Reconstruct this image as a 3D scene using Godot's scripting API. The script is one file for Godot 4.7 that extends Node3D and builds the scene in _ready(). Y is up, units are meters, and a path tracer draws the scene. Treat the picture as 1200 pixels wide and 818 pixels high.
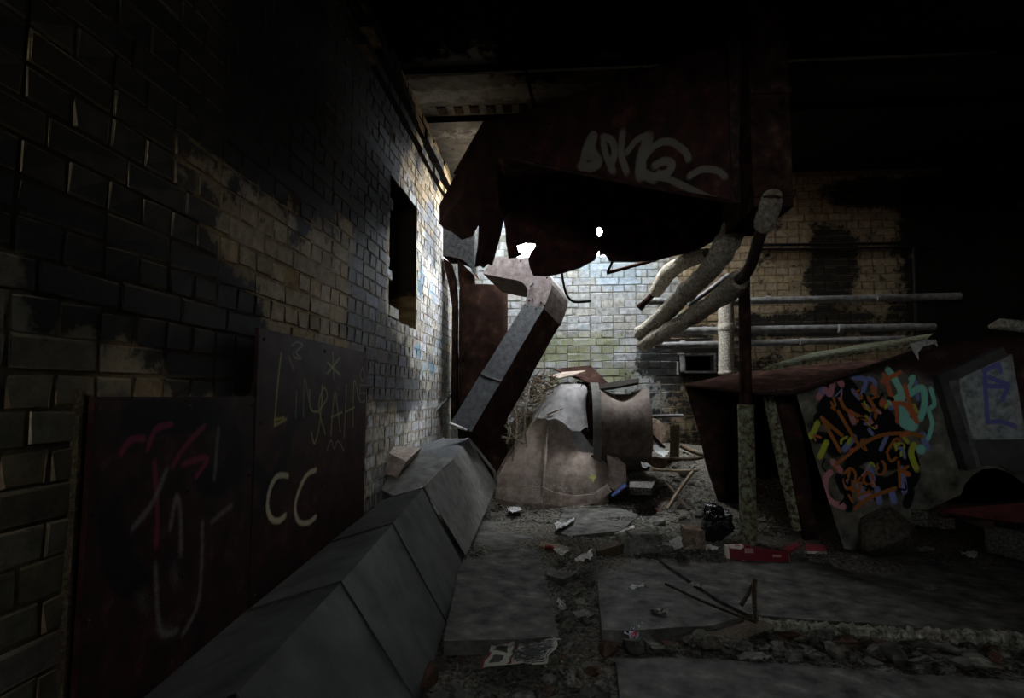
extends Node3D
# A derelict boiler-house basement: sooty brick walls, a hanging steel hood, fallen ducts, lagged pipes and rubble.
# Metres, y up, the camera looks towards -z. "depth" below always means distance along -z.

const EYE := Vector3(0, 0.85, 0)
const WALL_X := -1.02      # face of the left wall
const BACK := 5.8          # depth of the back wall's face
const TOP := 3.05          # underside of the ceiling

var rng := RandomNumberGenerator.new()
var M := {}
var T := {}
var taken := {}
var cam: Camera3D

# ------------------------------------------------------------------ small helpers
func lin(r: float, g: float, b: float) -> Color:
	return Color(r, g, b).linear_to_srgb()

func at(u: float, v: float, depth: float) -> Vector3:
	# a point seen at pixel (u, v) of the 1200 x 818 frame, at a given distance along -z
	var r := cam.transform.basis * Vector3((u - 600.0) / 690.0, (409.0 - v) / 690.0, -1.0)
	return EYE + r * (depth / -r.z)

func numbered(n: String) -> String:
	if not taken.has(n):
		taken[n] = 0
		return n
	taken[n] += 1
	return "%s_%03d" % [n, taken[n]]

func origin_of(n: Node) -> Vector3:
	var o := Vector3.ZERO
	while n != self and n != null:
		o += (n as Node3D).position
		n = n.get_parent()
	return o

func thing(called: String, label: String, category: String, base: Vector3, group := "") -> Node3D:
	var o := Node3D.new()
	o.name = numbered(called)
	o.position = base
	tag(o, label, category, group)
	add_child(o)
	return o

func tag(o: Node3D, label: String, category: String, group := "", kind := "") -> Node3D:
	if label: o.set_meta("label", label)
	if category: o.set_meta("category", category)
	if group: o.set_meta("group", group)
	if kind: o.set_meta("kind", kind)
	return o

func surf() -> SurfaceTool:
	var s := SurfaceTool.new()
	s.begin(Mesh.PRIMITIVE_TRIANGLES)
	s.set_smooth_group(-1)
	return s

func put(s: SurfaceTool, called: String, m: Material, parent: Node = self) -> MeshInstance3D:
	s.generate_normals()
	return place(s.commit(), called, m, parent)

func place(mesh: Mesh, called: String, m: Material, parent: Node = self, xf := Transform3D()) -> MeshInstance3D:
	var o := MeshInstance3D.new()
	o.mesh = mesh
	o.name = numbered(called) if parent == self else called
	o.material_override = m
	xf.origin -= origin_of(parent)
	o.transform = xf
	parent.add_child(o, true)
	return o

func struct(s: SurfaceTool, called: String, m: Material, label := "") -> MeshInstance3D:
	var o := put(s, called, m)
	o.set_meta("kind", "structure")
	if label: o.set_meta("label", label)
	return o

func tri(s: SurfaceTool, a: Vector3, b: Vector3, c: Vector3, n: Vector3, ua := Vector2.ZERO, ub := Vector2.ZERO, uc := Vector2.ZERO) -> void:
	# one triangle whose front looks along n
	if (b - a).cross(c - a).dot(n) > 0.0:
		var p := b; b = c; c = p
		var q := ub; ub = uc; uc = q
	s.set_uv(ua); s.add_vertex(a)
	s.set_uv(ub); s.add_vertex(b)
	s.set_uv(uc); s.add_vertex(c)

func quad(s: SurfaceTool, a: Vector3, b: Vector3, c: Vector3, d: Vector3, n: Vector3) -> void:
	tri(s, a, b, c, n)
	tri(s, a, c, d, n)

func box(s: SurfaceTool, lo: Vector3, hi: Vector3, xf := Transform3D()) -> void:
	var p := []
	for i in 8:
		p.append(xf * Vector3(hi.x if i & 1 else lo.x, hi.y if i & 2 else lo.y, hi.z if i & 4 else lo.z))
	var b := xf.basis
	quad(s, p[0], p[1], p[3], p[2], -b.z); quad(s, p[4], p[5], p[7], p[6], b.z)
	quad(s, p[0], p[2], p[6], p[4], -b.x); quad(s, p[1], p[3], p[7], p[5], b.x)
	quad(s, p[0], p[1], p[5], p[4], -b.y); quad(s, p[2], p[3], p[7], p[6], b.y)

func hexa(s: SurfaceTool, p: Array) -> void:
	# a box of eight free corners: 0-3 one face in ring order, 4-7 the opposite one
	var c := Vector3.ZERO
	for q in p: c += q
	c /= 8.0
	for f in [[0, 1, 2, 3], [4, 5, 6, 7], [0, 1, 5, 4], [1, 2, 6, 5], [2, 3, 7, 6], [3, 0, 4, 7]]:
		var mid: Vector3 = (p[f[0]] + p[f[1]] + p[f[2]] + p[f[3]]) / 4.0
		quad(s, p[f[0]], p[f[1]], p[f[2]], p[f[3]], mid - c)

func newell(pts: Array) -> Vector3:
	var n := Vector3.ZERO
	for i in pts.size():
		var a: Vector3 = pts[i]
		var b: Vector3 = pts[(i + 1) % pts.size()]
		n += Vector3((a.y - b.y) * (a.z + b.z), (a.z - b.z) * (a.x + b.x), (a.x - b.x) * (a.y + b.y))
	return n.normalized()

func plate(s: SurfaceTool, pts: Array, thick: Vector3, frame := []) -> void:
	# a sheet: polygon pts is its front, its back lies at + thick. frame = [corner, along u, along v] for texture coordinates
	var n := newell(pts)
	if n.dot(thick) > 0.0: n = -n
	var ax := n.cross(Vector3.UP if absf(n.y) < 0.9 else Vector3.RIGHT).normalized()
	var ay := n.cross(ax)
	var flat := PackedVector2Array()
	for p in pts: flat.append(Vector2(p.dot(ax), p.dot(ay)))
	var idx := Geometry2D.triangulate_polygon(flat)
	if idx.is_empty():
		for i in range(1, pts.size() - 1): idx.append_array(PackedInt32Array([0, i, i + 1]))
	var uv := []
	for p in pts:
		if frame:
			var q: Vector3 = p - frame[0]
			uv.append(Vector2(q.dot(frame[1]) / frame[1].length_squared(), q.dot(frame[2]) / frame[2].length_squared()))
		else:
			uv.append(Vector2(p.dot(ax), p.dot(ay)))
	for i in range(0, idx.size(), 3):
		var a := idx[i]; var b := idx[i + 1]; var c := idx[i + 2]
		tri(s, pts[a], pts[b], pts[c], n, uv[a], uv[b], uv[c])
		tri(s, pts[a] + thick, pts[b] + thick, pts[c] + thick, -n, uv[a], uv[b], uv[c])
	var mid := Vector3.ZERO
	for p in pts: mid += p
	mid /= pts.size()
	for i in pts.size():
		var j := (i + 1) % pts.size()
		var out: Vector3 = (pts[i] + pts[j]) * 0.5 - mid
		tri(s, pts[i], pts[j], pts[j] + thick, out, uv[i], uv[j], uv[j])
		tri(s, pts[i], pts[j] + thick, pts[i] + thick, out, uv[i], uv[j], uv[i])

func loft(s: SurfaceTool, rings: Array, caps := true, skip := {}) -> void:
	# closed rings of equal size joined one to the next; skip holds ring * 1000 + segment of quads left open
	var n: int = rings[0].size()
	for r in rings.size() - 1:
		var c := Vector3.ZERO
		for p in rings[r]: c += p
		for p in rings[r + 1]: c += p
		c /= 2.0 * n
		for i in n:
			if skip.has(r * 1000 + i): continue
			var j := (i + 1) % n
			var mid: Vector3 = (rings[r][i] + rings[r][j] + rings[r + 1][j] + rings[r + 1][i]) / 4.0
			quad(s, rings[r][i], rings[r][j], rings[r + 1][j], rings[r + 1][i], mid - c)
	if caps:
		for e in [0, rings.size() - 1]:
			var c := Vector3.ZERO
			for p in rings[e]: c += p
			c /= n
			var other: Vector3 = rings[1 if e == 0 else e - 1][0]
			for i in n:
				tri(s, c, rings[e][i], rings[e][(i + 1) % n], c - other)

func tube(s: SurfaceTool, path: Array, radii: Array, seg := 10, rough := 0.0, caps := true) -> void:
	s.set_smooth_group(0)
	var rings := []
	var side := Vector3.ZERO
	for i in path.size():
		var d: Vector3 = (path[mini(i + 1, path.size() - 1)] - path[maxi(i - 1, 0)]).normalized()
		if side == Vector3.ZERO:
			side = d.cross(Vector3.UP if absf(d.y) < 0.9 else Vector3.RIGHT).normalized()
		side = (side - d * side.dot(d)).normalized()
		var up := d.cross(side)
		var ring := []
		var r: float = radii[mini(i, radii.size() - 1)]
		for k in seg:
			var a := TAU * k / seg
			var rr := r * (1.0 + rng.randf_range(-rough, rough))
			ring.append(path[i] + (side * cos(a) + up * sin(a)) * rr)
		rings.append(ring)
	loft(s, rings, false)
	s.set_smooth_group(-1)
	if caps:
		for e in [0, rings.size() - 1]:
			for k in seg:
				tri(s, path[e], rings[e][k], rings[e][(k + 1) % seg], path[e] - path[1 if e == 0 else e - 1])

func curve(pts: Array, each := 5) -> Array:
	# Catmull-Rom through the points
	var out := []
	for i in pts.size() - 1:
		var a: Vector3 = pts[maxi(i - 1, 0)]
		var d: Vector3 = pts[mini(i + 2, pts.size() - 1)]
		for k in each:
			out.append(pts[i].cubic_interpolate(pts[i + 1], a, d, float(k) / each))
	out.append(pts[-1])
	return out

func ground(x: float, depth: float) -> float:
	# the rubble-strewn floor: low in the trench near the camera, banked up towards the back wall
	var y := -0.055 * (1.0 - smoothstep(2.5, 3.3, depth)) + 0.30 * smoothstep(4.5, 5.8, depth)
	y += 0.10 * smoothstep(0.5, 1.2, x) * smoothstep(3.7, 4.6, depth)
	return y + 0.012 * sin(x * 9.0 + depth * 4.0) + 0.010 * sin(depth * 13.0 - x * 5.0)

# ------------------------------------------------------------------ textures and materials
func noise_bytes(w: int, h: int, freq: float, oct: int, sd: int, kind := FastNoiseLite.TYPE_SIMPLEX_SMOOTH) -> PackedByteArray:
	var n := FastNoiseLite.new()
	n.seed = sd; n.frequency = freq; n.noise_type = kind
	n.fractal_type = FastNoiseLite.FRACTAL_FBM; n.fractal_octaves = oct
	var im := n.get_image(w, h, false, false, true)
	im.convert(Image.FORMAT_L8)
	return im.get_data()

func tile(ramp: Array, freq: float, oct: int, sd: int, size := 512, kind := FastNoiseLite.TYPE_SIMPLEX_SMOOTH) -> ImageTexture:
	# a repeating noise picture; ramp = [[position, linear colour], ...]
	var n := FastNoiseLite.new()
	n.seed = sd; n.frequency = freq; n.noise_type = kind
	n.fractal_type = FastNoiseLite.FRACTAL_FBM; n.fractal_octaves = oct; n.fractal_gain = 0.6
	var im := n.get_seamless_image(size, size, false, false, 0.15, true)
	im.convert(Image.FORMAT_L8)
	var src := im.get_data()
	var lut := PackedByteArray()
	for v in 256:
		var t := v / 255.0
		var c: Color = ramp[-1][1]
		if t <= ramp[0][0]: c = ramp[0][1]
		else:
			for k in ramp.size() - 1:
				if t >= ramp[k][0] and t < ramp[k + 1][0]:
					c = ramp[k][1].lerp(ramp[k + 1][1], (t - ramp[k][0]) / (ramp[k + 1][0] - ramp[k][0]))
		c = c.linear_to_srgb()
		lut.append_array(PackedByteArray([int(c.r * 255), int(c.g * 255), int(c.b * 255)]))
	var out := PackedByteArray()
	out.resize(size * size * 3)
	for i in src.size():
		var q := src[i] * 3
		var o := i * 3
		out[o] = lut[q]; out[o + 1] = lut[q + 1]; out[o + 2] = lut[q + 2]
	return ImageTexture.create_from_image(Image.create_from_data(size, size, false, Image.FORMAT_RGB8, out))

func mat(called: String, tex: Texture2D, tint: Color, scale: float, rough: float, relief := 0.0, metal := 0.0, bump: Texture2D = null) -> StandardMaterial3D:
	var m := StandardMaterial3D.new()
	m.resource_name = called
	m.albedo_color = tint
	m.albedo_texture = tex
	m.roughness = rough
	m.metallic = metal
	m.metallic_specular = 0.0 if rough > 0.94 else 0.5 if metal > 0.0 or rough < 0.5 else 0.25
	m.uv1_triplanar = true
	m.uv1_world_triplanar = true
	m.uv1_scale = Vector3.ONE * scale
	m.cull_mode = BaseMaterial3D.CULL_DISABLED
	if relief > 0.0:
		m.heightmap_enabled = true
		m.heightmap_texture = bump if bump else T.height
		m.heightmap_scale = relief
	M[called] = m
	return m

func mask(w: int, h: int, lx: float, ly: float, blobs: Array, base := 0.0) -> PackedByteArray:
	# coarse map of a wall, lx by ly metres, of soft patches [x, y, rx, ry, strength], enlarged to w by h
	var cw := 160
	var ch := int(160 * ly / lx)
	var im := Image.create(cw, ch, false, Image.FORMAT_L8)
	for j in ch:
		for i in cw:
			var x := (i + 0.5) / cw * lx
			var y := (1.0 - (j + 0.5) / ch) * ly
			var v := base
			for b in blobs:
				var q := Vector2((x - b[0]) / b[2], (y - b[1]) / b[3]).length_squared()
				v += b[4] * maxf(0.0, 1.0 - q * 0.6)
			im.set_pixel(i, j, Color(clampf(v, 0, 1), 0, 0))
	im.resize(w, h, Image.INTERPOLATE_CUBIC)
	return im.get_data()

func wall_maps(w: int, h: int, lx: float, ly: float, sd: int, zones: Array, soot_shade: PackedByteArray, lift: float) -> Array:
	# zones = [[mask, linear colour, colour of its darker flecks, raggedness], ...] laid over the first one; returns [paint and clay, soot and shade on bricks, the same on mortar]
	var n1 := noise_bytes(w, h, 0.012, 5, sd)
	var n2 := noise_bytes(w, h, 0.06, 4, sd + 1)
	var n3 := noise_bytes(w, h, 0.35, 2, sd + 2)
	var srgb := PackedByteArray()
	for i in 1024: srgb.append(int(255.0 * Color(i / 1023.0, 0, 0).linear_to_srgb().r))
	var out := PackedByteArray(); out.resize(w * h * 3)
	var s1 := PackedByteArray(); s1.resize(w * h * 4)
	var s2 := PackedByteArray(); s2.resize(w * h * 4)
	var nz := zones.size()
	for i in w * h:
		var a := n1[i] / 255.0
		var b := n2[i] / 255.0
		var c := n3[i] / 255.0
		var fleck := clampf(b * 0.9 + c * 0.55 - 0.28, 0.0, 1.0)
		var col: Color = zones[0][2].lerp(zones[0][1], fleck)
		for k in range(1, nz):
			var mv: int = zones[k][0][i]
			if mv > 8:
				var cov := clampf((mv / 255.0 + (a * 0.55 + b * 0.45 + c * 0.25 - 0.62) * zones[k][3] - 0.42) * 5.0, 0.0, 1.0)
				if cov > 0.0: col = col.lerp(zones[k][2].lerp(zones[k][1], fleck), cov)
		var o := i * 3
		out[o] = srgb[int(col.r * 1023)]; out[o + 1] = srgb[int(col.g * 1023)]; out[o + 2] = srgb[int(col.b * 1023)]
		var sv := soot_shade[i] / 255.0 + (a * 0.6 + b * 0.42 + c * 0.2 - 0.61) * 0.95
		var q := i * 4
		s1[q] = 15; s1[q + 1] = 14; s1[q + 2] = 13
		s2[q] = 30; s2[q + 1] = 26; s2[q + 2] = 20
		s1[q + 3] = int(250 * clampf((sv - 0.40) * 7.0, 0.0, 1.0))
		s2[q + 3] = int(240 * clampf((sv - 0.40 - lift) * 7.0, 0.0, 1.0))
	return [ImageTexture.create_from_image(Image.create_from_data(w, h, false, Image.FORMAT_RGB8, out)),
		ImageTexture.create_from_image(Image.create_from_data(w, h, false, Image.FORMAT_RGBA8, s1)),
		ImageTexture.create_from_image(Image.create_from_data(w, h, false, Image.FORMAT_RGBA8, s2))]

func wall_mat(called: String, tex: Texture2D, soot_shade: Texture2D, tint: Color, scale: Vector3, offset: Vector3, rough: float) -> StandardMaterial3D:
	var m := mat(called, tex, tint, 1.0, rough)
	m.uv1_scale = scale
	m.uv1_offset = offset
	m.detail_enabled = true
	m.detail_albedo = soot_shade
	m.detail_blend_mode = BaseMaterial3D.BLEND_MODE_MIX
	m.detail_uv_layer = BaseMaterial3D.DETAIL_UV_1
	m.heightmap_enabled = true
	m.heightmap_texture = tex
	m.heightmap_scale = 0.35
	return m

func spray(im: Image, pts: Array, width: float, col: Color, soft := 0.35, grain := 0.25) -> void:
	# a stroke of spray paint along pixel points: dense in the middle, grainy at the rim
	var w := im.get_width()
	var h := im.get_height()
	var c := col.linear_to_srgb()
	for k in pts.size() - 1:
		var a: Vector2 = pts[k]
		var b: Vector2 = pts[k + 1]
		var steps := int(maxf(1.0, a.distance_to(b) / (width * 0.35)))
		for q in steps + 1:
			var p := a.lerp(b, float(q) / steps)
			for y in range(maxi(0, int(p.y - width)), mini(h - 1, int(p.y + width)) + 1):
				for x in range(maxi(0, int(p.x - width)), mini(w - 1, int(p.x + width)) + 1):
					var d := Vector2(x, y).distance_to(p) / width
					if d > 1.0: continue
					var cover := clampf((1.0 - d) / soft, 0.0, 1.0)
					if rng.randf() < cover * (1.0 - grain * d):
						im.set_pixel(x, y, im.get_pixel(x, y).lerp(c, 0.75 * col.a))

func rounded(p: Array) -> Array:
	# a smooth hand stroke through the points
	if p.size() < 3: return p
	var out := []
	for i in p.size() - 1:
		for k in 5: out.append(p[i].cubic_interpolate(p[i + 1], p[maxi(i - 1, 0)], p[mini(i + 2, p.size() - 1)], k / 5.0))
	out.append(p[-1])
	return out

func flat_mat(called: String, im: Image, rough: float) -> StandardMaterial3D:
	var m := StandardMaterial3D.new()
	m.resource_name = called
	m.albedo_texture = ImageTexture.create_from_image(im)
	m.roughness = rough
	m.metallic_specular = 0.2
	m.cull_mode = BaseMaterial3D.CULL_DISABLED
	M[called] = m
	return m

func painted_ground(w: int, h: int, tex: ImageTexture, stretch: float) -> Image:
	# a piece of one of the repeating pictures, as the bare surface under graffiti
	var im := Image.create(w, h, false, Image.FORMAT_RGB8)
	var src := tex.get_image()
	for y in h:
		for x in w:
			im.set_pixel(x, y, src.get_pixel(int(x * stretch) % 512, int(y * stretch) % 512))
	return im

func make_materials() -> void:
	T.height = tile([[0.0, Color(0, 0, 0)], [1.0, Color(1, 1, 1)]], 0.03, 5, 7)
	T.concrete = tile([[0.15, Color(0.05, 0.05, 0.045)], [0.45, Color(0.14, 0.135, 0.12)], [0.7, Color(0.2, 0.195, 0.175)], [0.92, Color(0.34, 0.33, 0.3)]], 0.012, 6, 11)
	T.ash = tile([[0.2, Color(0.035, 0.033, 0.03)], [0.5, Color(0.1, 0.095, 0.085)], [0.85, Color(0.2, 0.19, 0.165)]], 0.03, 5, 13)
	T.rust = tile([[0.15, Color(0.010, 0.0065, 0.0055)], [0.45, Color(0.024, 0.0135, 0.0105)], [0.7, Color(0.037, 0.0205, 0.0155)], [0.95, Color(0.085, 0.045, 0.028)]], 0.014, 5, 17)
	T.zinc = tile([[0.1, Color(0.09, 0.087, 0.084)], [0.4, Color(0.19, 0.185, 0.18)], [0.65, Color(0.25, 0.245, 0.24)], [0.95, Color(0.37, 0.36, 0.35)]], 0.012, 6, 19)
	T.cowl = tile([[0.1, Color(0.15, 0.11, 0.085)], [0.4, Color(0.26, 0.205, 0.168)], [0.6, Color(0.31, 0.255, 0.215)], [0.9, Color(0.43, 0.375, 0.335)]], 0.012, 6, 23)
	T.lag = tile([[0.1, Color(0.05, 0.04, 0.03)], [0.4, Color(0.2, 0.17, 0.125)], [0.7, Color(0.36, 0.33, 0.27)], [0.95, Color(0.55, 0.52, 0.46)]], 0.02, 5, 29)
	T.paint = tile([[0.25, Color(0.045, 0.02, 0.012)], [0.42, Color(0.10, 0.07, 0.035)], [0.5, Color(0.15, 0.17, 0.10)], [0.9, Color(0.26, 0.29, 0.19)]], 0.022, 5, 31)
	T.wood = tile([[0.1, Color(0.05, 0.035, 0.02)], [0.5, Color(0.16, 0.115, 0.07)], [0.9, Color(0.3, 0.235, 0.16)]], 0.03, 4, 37)
	T.grime = tile([[0.1, Color(0.35, 0.34, 0.32)], [0.5, Color(0.75, 0.74, 0.72)], [0.9, Color(1, 1, 1)]], 0.015, 5, 41)
	var W := Color(1, 1, 1)
	mat("concrete", T.concrete, W, 0.7, 0.92, 0.5)
	mat("slab", T.concrete, lin(0.42, 0.41, 0.385), 1.1, 0.9, 0.4)
	mat("slab_broken", T.lag, lin(0.85, 0.9, 0.9), 3.0, 0.95, 1.5)
	mat("dirt", T.ash, lin(0.9, 0.85, 0.76), 2.2, 1.0, 1.5)
	T.oxide = tile([[0.15, Color(0.010, 0.004, 0.0035)], [0.45, Color(0.024, 0.0085, 0.007)], [0.7, Color(0.036, 0.013, 0.010)], [0.95, Color(0.07, 0.03, 0.02)]], 0.014, 5, 18)
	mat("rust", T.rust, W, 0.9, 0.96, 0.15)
	mat("oxide", T.oxide, W, 0.9, 0.85, 0.15)
	mat("black", T.grime, lin(0.006, 0.006, 0.006), 2.0, 1.0)
	mat("brick_dark", T.cowl, lin(0.5, 0.34, 0.25), 3.0, 0.95, 0.6)
	mat("rust_light", T.rust, lin(1, 1, 1), 2.5, 0.75, 0.3)
	mat("zinc", T.zinc, lin(1, 0.99, 0.97), 1.3, 0.6, 0.15)
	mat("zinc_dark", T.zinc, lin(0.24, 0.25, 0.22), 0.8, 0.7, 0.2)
	mat("zinc_mid", T.zinc, lin(0.52, 0.51, 0.45), 1.4, 0.7, 0.2)
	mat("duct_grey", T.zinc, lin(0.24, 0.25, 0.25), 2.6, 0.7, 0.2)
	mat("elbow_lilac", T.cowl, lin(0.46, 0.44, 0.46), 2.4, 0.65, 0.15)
	mat("cowl", T.cowl, lin(1, 0.96, 0.92), 2.0, 0.75, 0.3)
	mat("cowl_grey", T.zinc, lin(1, 0.96, 0.91), 1.5, 0.7, 0.3)
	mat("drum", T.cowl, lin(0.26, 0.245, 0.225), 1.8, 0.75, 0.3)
	mat("lagging", T.lag, W, 3.5, 0.95, 0.9)
	mat("lagging_pale", T.lag, W, 5.0, 0.95, 0.6)
	mat("pipe_grey", T.zinc, lin(0.62, 0.62, 0.58), 1.8, 0.55, 0.2)
	mat("pipe_black", T.rust, lin(0.5, 0.55, 0.6), 4.0, 0.6)
	mat("pole_paint", T.paint, W, 2.2, 0.75, 0.4)
	mat("wood", T.wood, W, 4.0, 0.9, 0.3)
	mat("wood_dark", T.wood, lin(0.35, 0.33, 0.3), 4.0, 0.9, 0.3)
	mat("char", T.ash, lin(0.2, 0.19, 0.18), 5.0, 1.0)
	mat("twig", T.lag, lin(1, 0.95, 0.85), 5.0, 0.9)
	mat("paper", T.grime, lin(0.5, 0.49, 0.46), 7.0, 0.9)
	mat("paper_dull", T.grime, lin(0.24, 0.235, 0.21), 7.0, 0.9)
	mat("red_card", T.grime, lin(0.32, 0.03, 0.04), 9.0, 0.6)
	mat("red_steel", T.grime, lin(0.11, 0.022, 0.022), 2.0, 0.7)
	mat("bag", T.grime, lin(0.010, 0.010, 0.011), 6.0, 0.25)
	mat("blue_plastic", T.grime, lin(0.012, 0.035, 0.15), 8.0, 0.4)
	mat("stone_grey", T.concrete, lin(0.9, 0.88, 0.82), 3.0, 0.95, 1.0)
	mat("stone_dark", T.ash, lin(0.8, 0.78, 0.74), 3.0, 0.95, 1.0)
	mat("stone_pink", T.cowl, lin(0.8, 0.7, 0.6), 4.0, 0.95, 0.8)
	mat("stone_red", T.cowl, lin(0.3, 0.215, 0.18), 4.0, 0.95, 0.8)
	mat("boulder", T.concrete, lin(0.5, 0.45, 0.38), 5.0, 0.95, 2.0)
	mat("bone", T.grime, lin(0.6, 0.58, 0.52), 4.0, 0.8)
	mat("leaf", T.grime, lin(0.34, 0.33, 0.10), 8.0, 0.7)
	# left wall, 6.4 m deep by 3.2 m high
	var w := 1536
	var h := 768
	var soot_shade := mask(w, h, 6.4, 3.2, [[1.9, 2.6, 1.7, 0.95, 1.1], [1.25, 1.75, 0.35, 0.3, 0.5], [2.0, 1.9, 0.55, 0.28, 0.8], [2.6, 2.15, 0.5, 0.35, 0.55], [3.25, 2.55, 0.45, 0.5, 0.8],
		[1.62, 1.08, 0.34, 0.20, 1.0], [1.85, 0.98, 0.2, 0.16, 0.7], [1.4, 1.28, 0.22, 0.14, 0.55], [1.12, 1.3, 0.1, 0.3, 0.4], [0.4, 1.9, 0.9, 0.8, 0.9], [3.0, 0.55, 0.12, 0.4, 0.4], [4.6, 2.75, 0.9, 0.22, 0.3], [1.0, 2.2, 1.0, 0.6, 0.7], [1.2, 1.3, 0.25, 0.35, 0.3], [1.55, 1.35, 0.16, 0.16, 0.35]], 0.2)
	var white := mask(w, h, 6.4, 3.2, [[5.1, 1.2, 1.2, 1.5, 1.0], [3.75, 1.75, 0.55, 0.75, 0.75], [4.4, 0.7, 1.6, 0.8, 0.55], [3.3, 0.5, 0.5, 0.5, 0.4]])
	var slate := mask(w, h, 6.4, 3.2, [[3.12, 1.5, 0.34, 0.5, 0.95], [3.5, 1.05, 0.7, 0.3, 0.9], [4.2, 0.85, 0.7, 0.22, 0.6], [4.75, 2.25, 0.5, 0.35, 0.75], [3.3, 1.9, 0.3, 0.4, 0.6]])
	var blue := mask(w, h, 6.4, 3.2, [[4.42, 1.74, 0.13, 0.17, 0.7], [4.85, 1.74, 0.25, 0.10, 0.5], [4.35, 1.2, 0.2, 0.07, 0.62], [4.75, 1.09, 0.26, 0.08, 0.7], [5.15, 1.4, 0.1, 0.25, 0.45]])
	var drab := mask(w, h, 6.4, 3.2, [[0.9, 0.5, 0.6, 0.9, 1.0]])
	var rosy := mask(w, h, 6.4, 3.2, [[1.45, 0.98, 0.16, 0.07, 0.7], [1.2, 1.2, 0.2, 0.12, 0.4], [4.55, 1.72, 0.15, 0.12, 0.6]])
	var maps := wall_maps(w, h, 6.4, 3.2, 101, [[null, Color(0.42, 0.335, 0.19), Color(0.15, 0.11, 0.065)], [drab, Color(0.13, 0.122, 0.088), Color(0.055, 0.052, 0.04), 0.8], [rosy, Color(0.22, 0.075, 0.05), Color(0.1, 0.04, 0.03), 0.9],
		[white, Color(0.78, 0.78, 0.74), Color(0.24, 0.235, 0.215), 1.3], [slate, Color(0.16, 0.17, 0.18), Color(0.05, 0.052, 0.055), 1.3], [blue, Color(0.22, 0.42, 0.62), Color(0.16, 0.3, 0.45), 1.2]], soot_shade, 0.2)
	var sc := Vector3(0.05, 1.0 / 3.2, 1.0 / 6.4)
	var tints := [lin(1, 1, 1), lin(0.8, 0.78, 0.74), lin(0.92, 0.9, 0.95), lin(0.66, 0.62, 0.58), lin(0.95, 0.85, 0.72)]
	for k in tints.size():
		wall_mat("left_brick_%d" % k, maps[0], maps[1], tints[k], sc, Vector3(0.35, 0, 0), 0.85)
	wall_mat("left_mortar", maps[0], maps[2], lin(0.66, 0.6, 0.5), sc, Vector3(0.35, 0, 0), 1.0)
	# back wall, 6.4 m wide from x = -1.1 by 3.2 m high
	soot_shade = mask(w, h, 6.4, 3.2, [[3.77, 2.1, 0.22, 0.4, 0.75], [4.2, 2.82, 0.5, 0.15, 0.8], [5.2, 1.9, 0.75, 1.6, 0.9], [3.6, 1.55, 0.7, 0.15, 0.6], [2.25, 1.25, 0.35, 0.25, 0.7], [2.6, 0.8, 0.8, 0.8, 0.4], [2.8, 2.7, 0.5, 0.3, 0.5], [3.9, 2.3, 1.3, 1.1, 0.13]], 0.18)  # soot, with shade right of the whitewash and below pipes put into it
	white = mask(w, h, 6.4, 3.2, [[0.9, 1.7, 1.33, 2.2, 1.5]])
	var moss := mask(w, h, 6.4, 3.2, [[1.3, 1.36, 0.5, 0.16, 0.62], [1.2, 1.08, 0.5, 0.2, 0.62], [1.8, 1.1, 0.3, 0.2, 0.5]])
	var cool := mask(w, h, 6.4, 3.2, [[1.45, 2.1, 0.4, 0.2, 0.6], [1.85, 2.05, 0.3, 0.2, 0.7], [1.3, 1.5, 0.3, 0.2, 0.35]])
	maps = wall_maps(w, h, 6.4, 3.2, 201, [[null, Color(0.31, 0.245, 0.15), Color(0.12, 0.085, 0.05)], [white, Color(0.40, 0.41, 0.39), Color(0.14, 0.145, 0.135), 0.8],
		[moss, Color(0.25, 0.26, 0.15), Color(0.12, 0.13, 0.07), 1.6], [cool, Color(0.30, 0.36, 0.39), Color(0.15, 0.18, 0.20), 1.4]], soot_shade, 0.12)
	sc = Vector3(1.0 / 6.4, 1.0 / 3.2, 1.0)
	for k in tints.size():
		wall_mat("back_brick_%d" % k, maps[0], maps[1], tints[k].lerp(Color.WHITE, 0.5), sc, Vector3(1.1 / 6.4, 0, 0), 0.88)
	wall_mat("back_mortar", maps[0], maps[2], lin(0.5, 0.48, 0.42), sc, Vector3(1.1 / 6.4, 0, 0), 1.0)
	# ceiling, 6.4 by 6.4 m: concrete, soot towards the camera, right side darkened against the fill light
	soot_shade = mask(768, 768, 6.4, 6.4, [[3.2, 1.7, 6.0, 1.82, 1.4], [5.6, 4.3, 2.3, 2.6, 1.2], [4.4, 3.7, 1.7, 2.0, 1.3], [3.2, 0.5, 8.0, 2.6, 0.8]], 0.2)
	var pale_bands := mask(768, 768, 6.4, 6.4, [[2.0, 3.97, 3.0, 0.14, 0.8], [1.0, 4.65, 2.0, 0.2, 0.45]])  # paler bands across the concrete
	maps = wall_maps(768, 768, 6.4, 6.4, 301, [[null, Color(0.36, 0.33, 0.28), Color(0.16, 0.14, 0.11)], [pale_bands, Color(0.62, 0.58, 0.5), Color(0.36, 0.33, 0.28), 1.0]], soot_shade, 0.1)
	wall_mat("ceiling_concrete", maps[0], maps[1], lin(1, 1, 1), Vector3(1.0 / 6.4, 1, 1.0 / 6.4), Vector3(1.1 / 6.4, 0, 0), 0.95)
	print("materials ", Time.get_ticks_msec())

# ------------------------------------------------------------------ brickwork
var brick_shapes := {}

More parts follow.
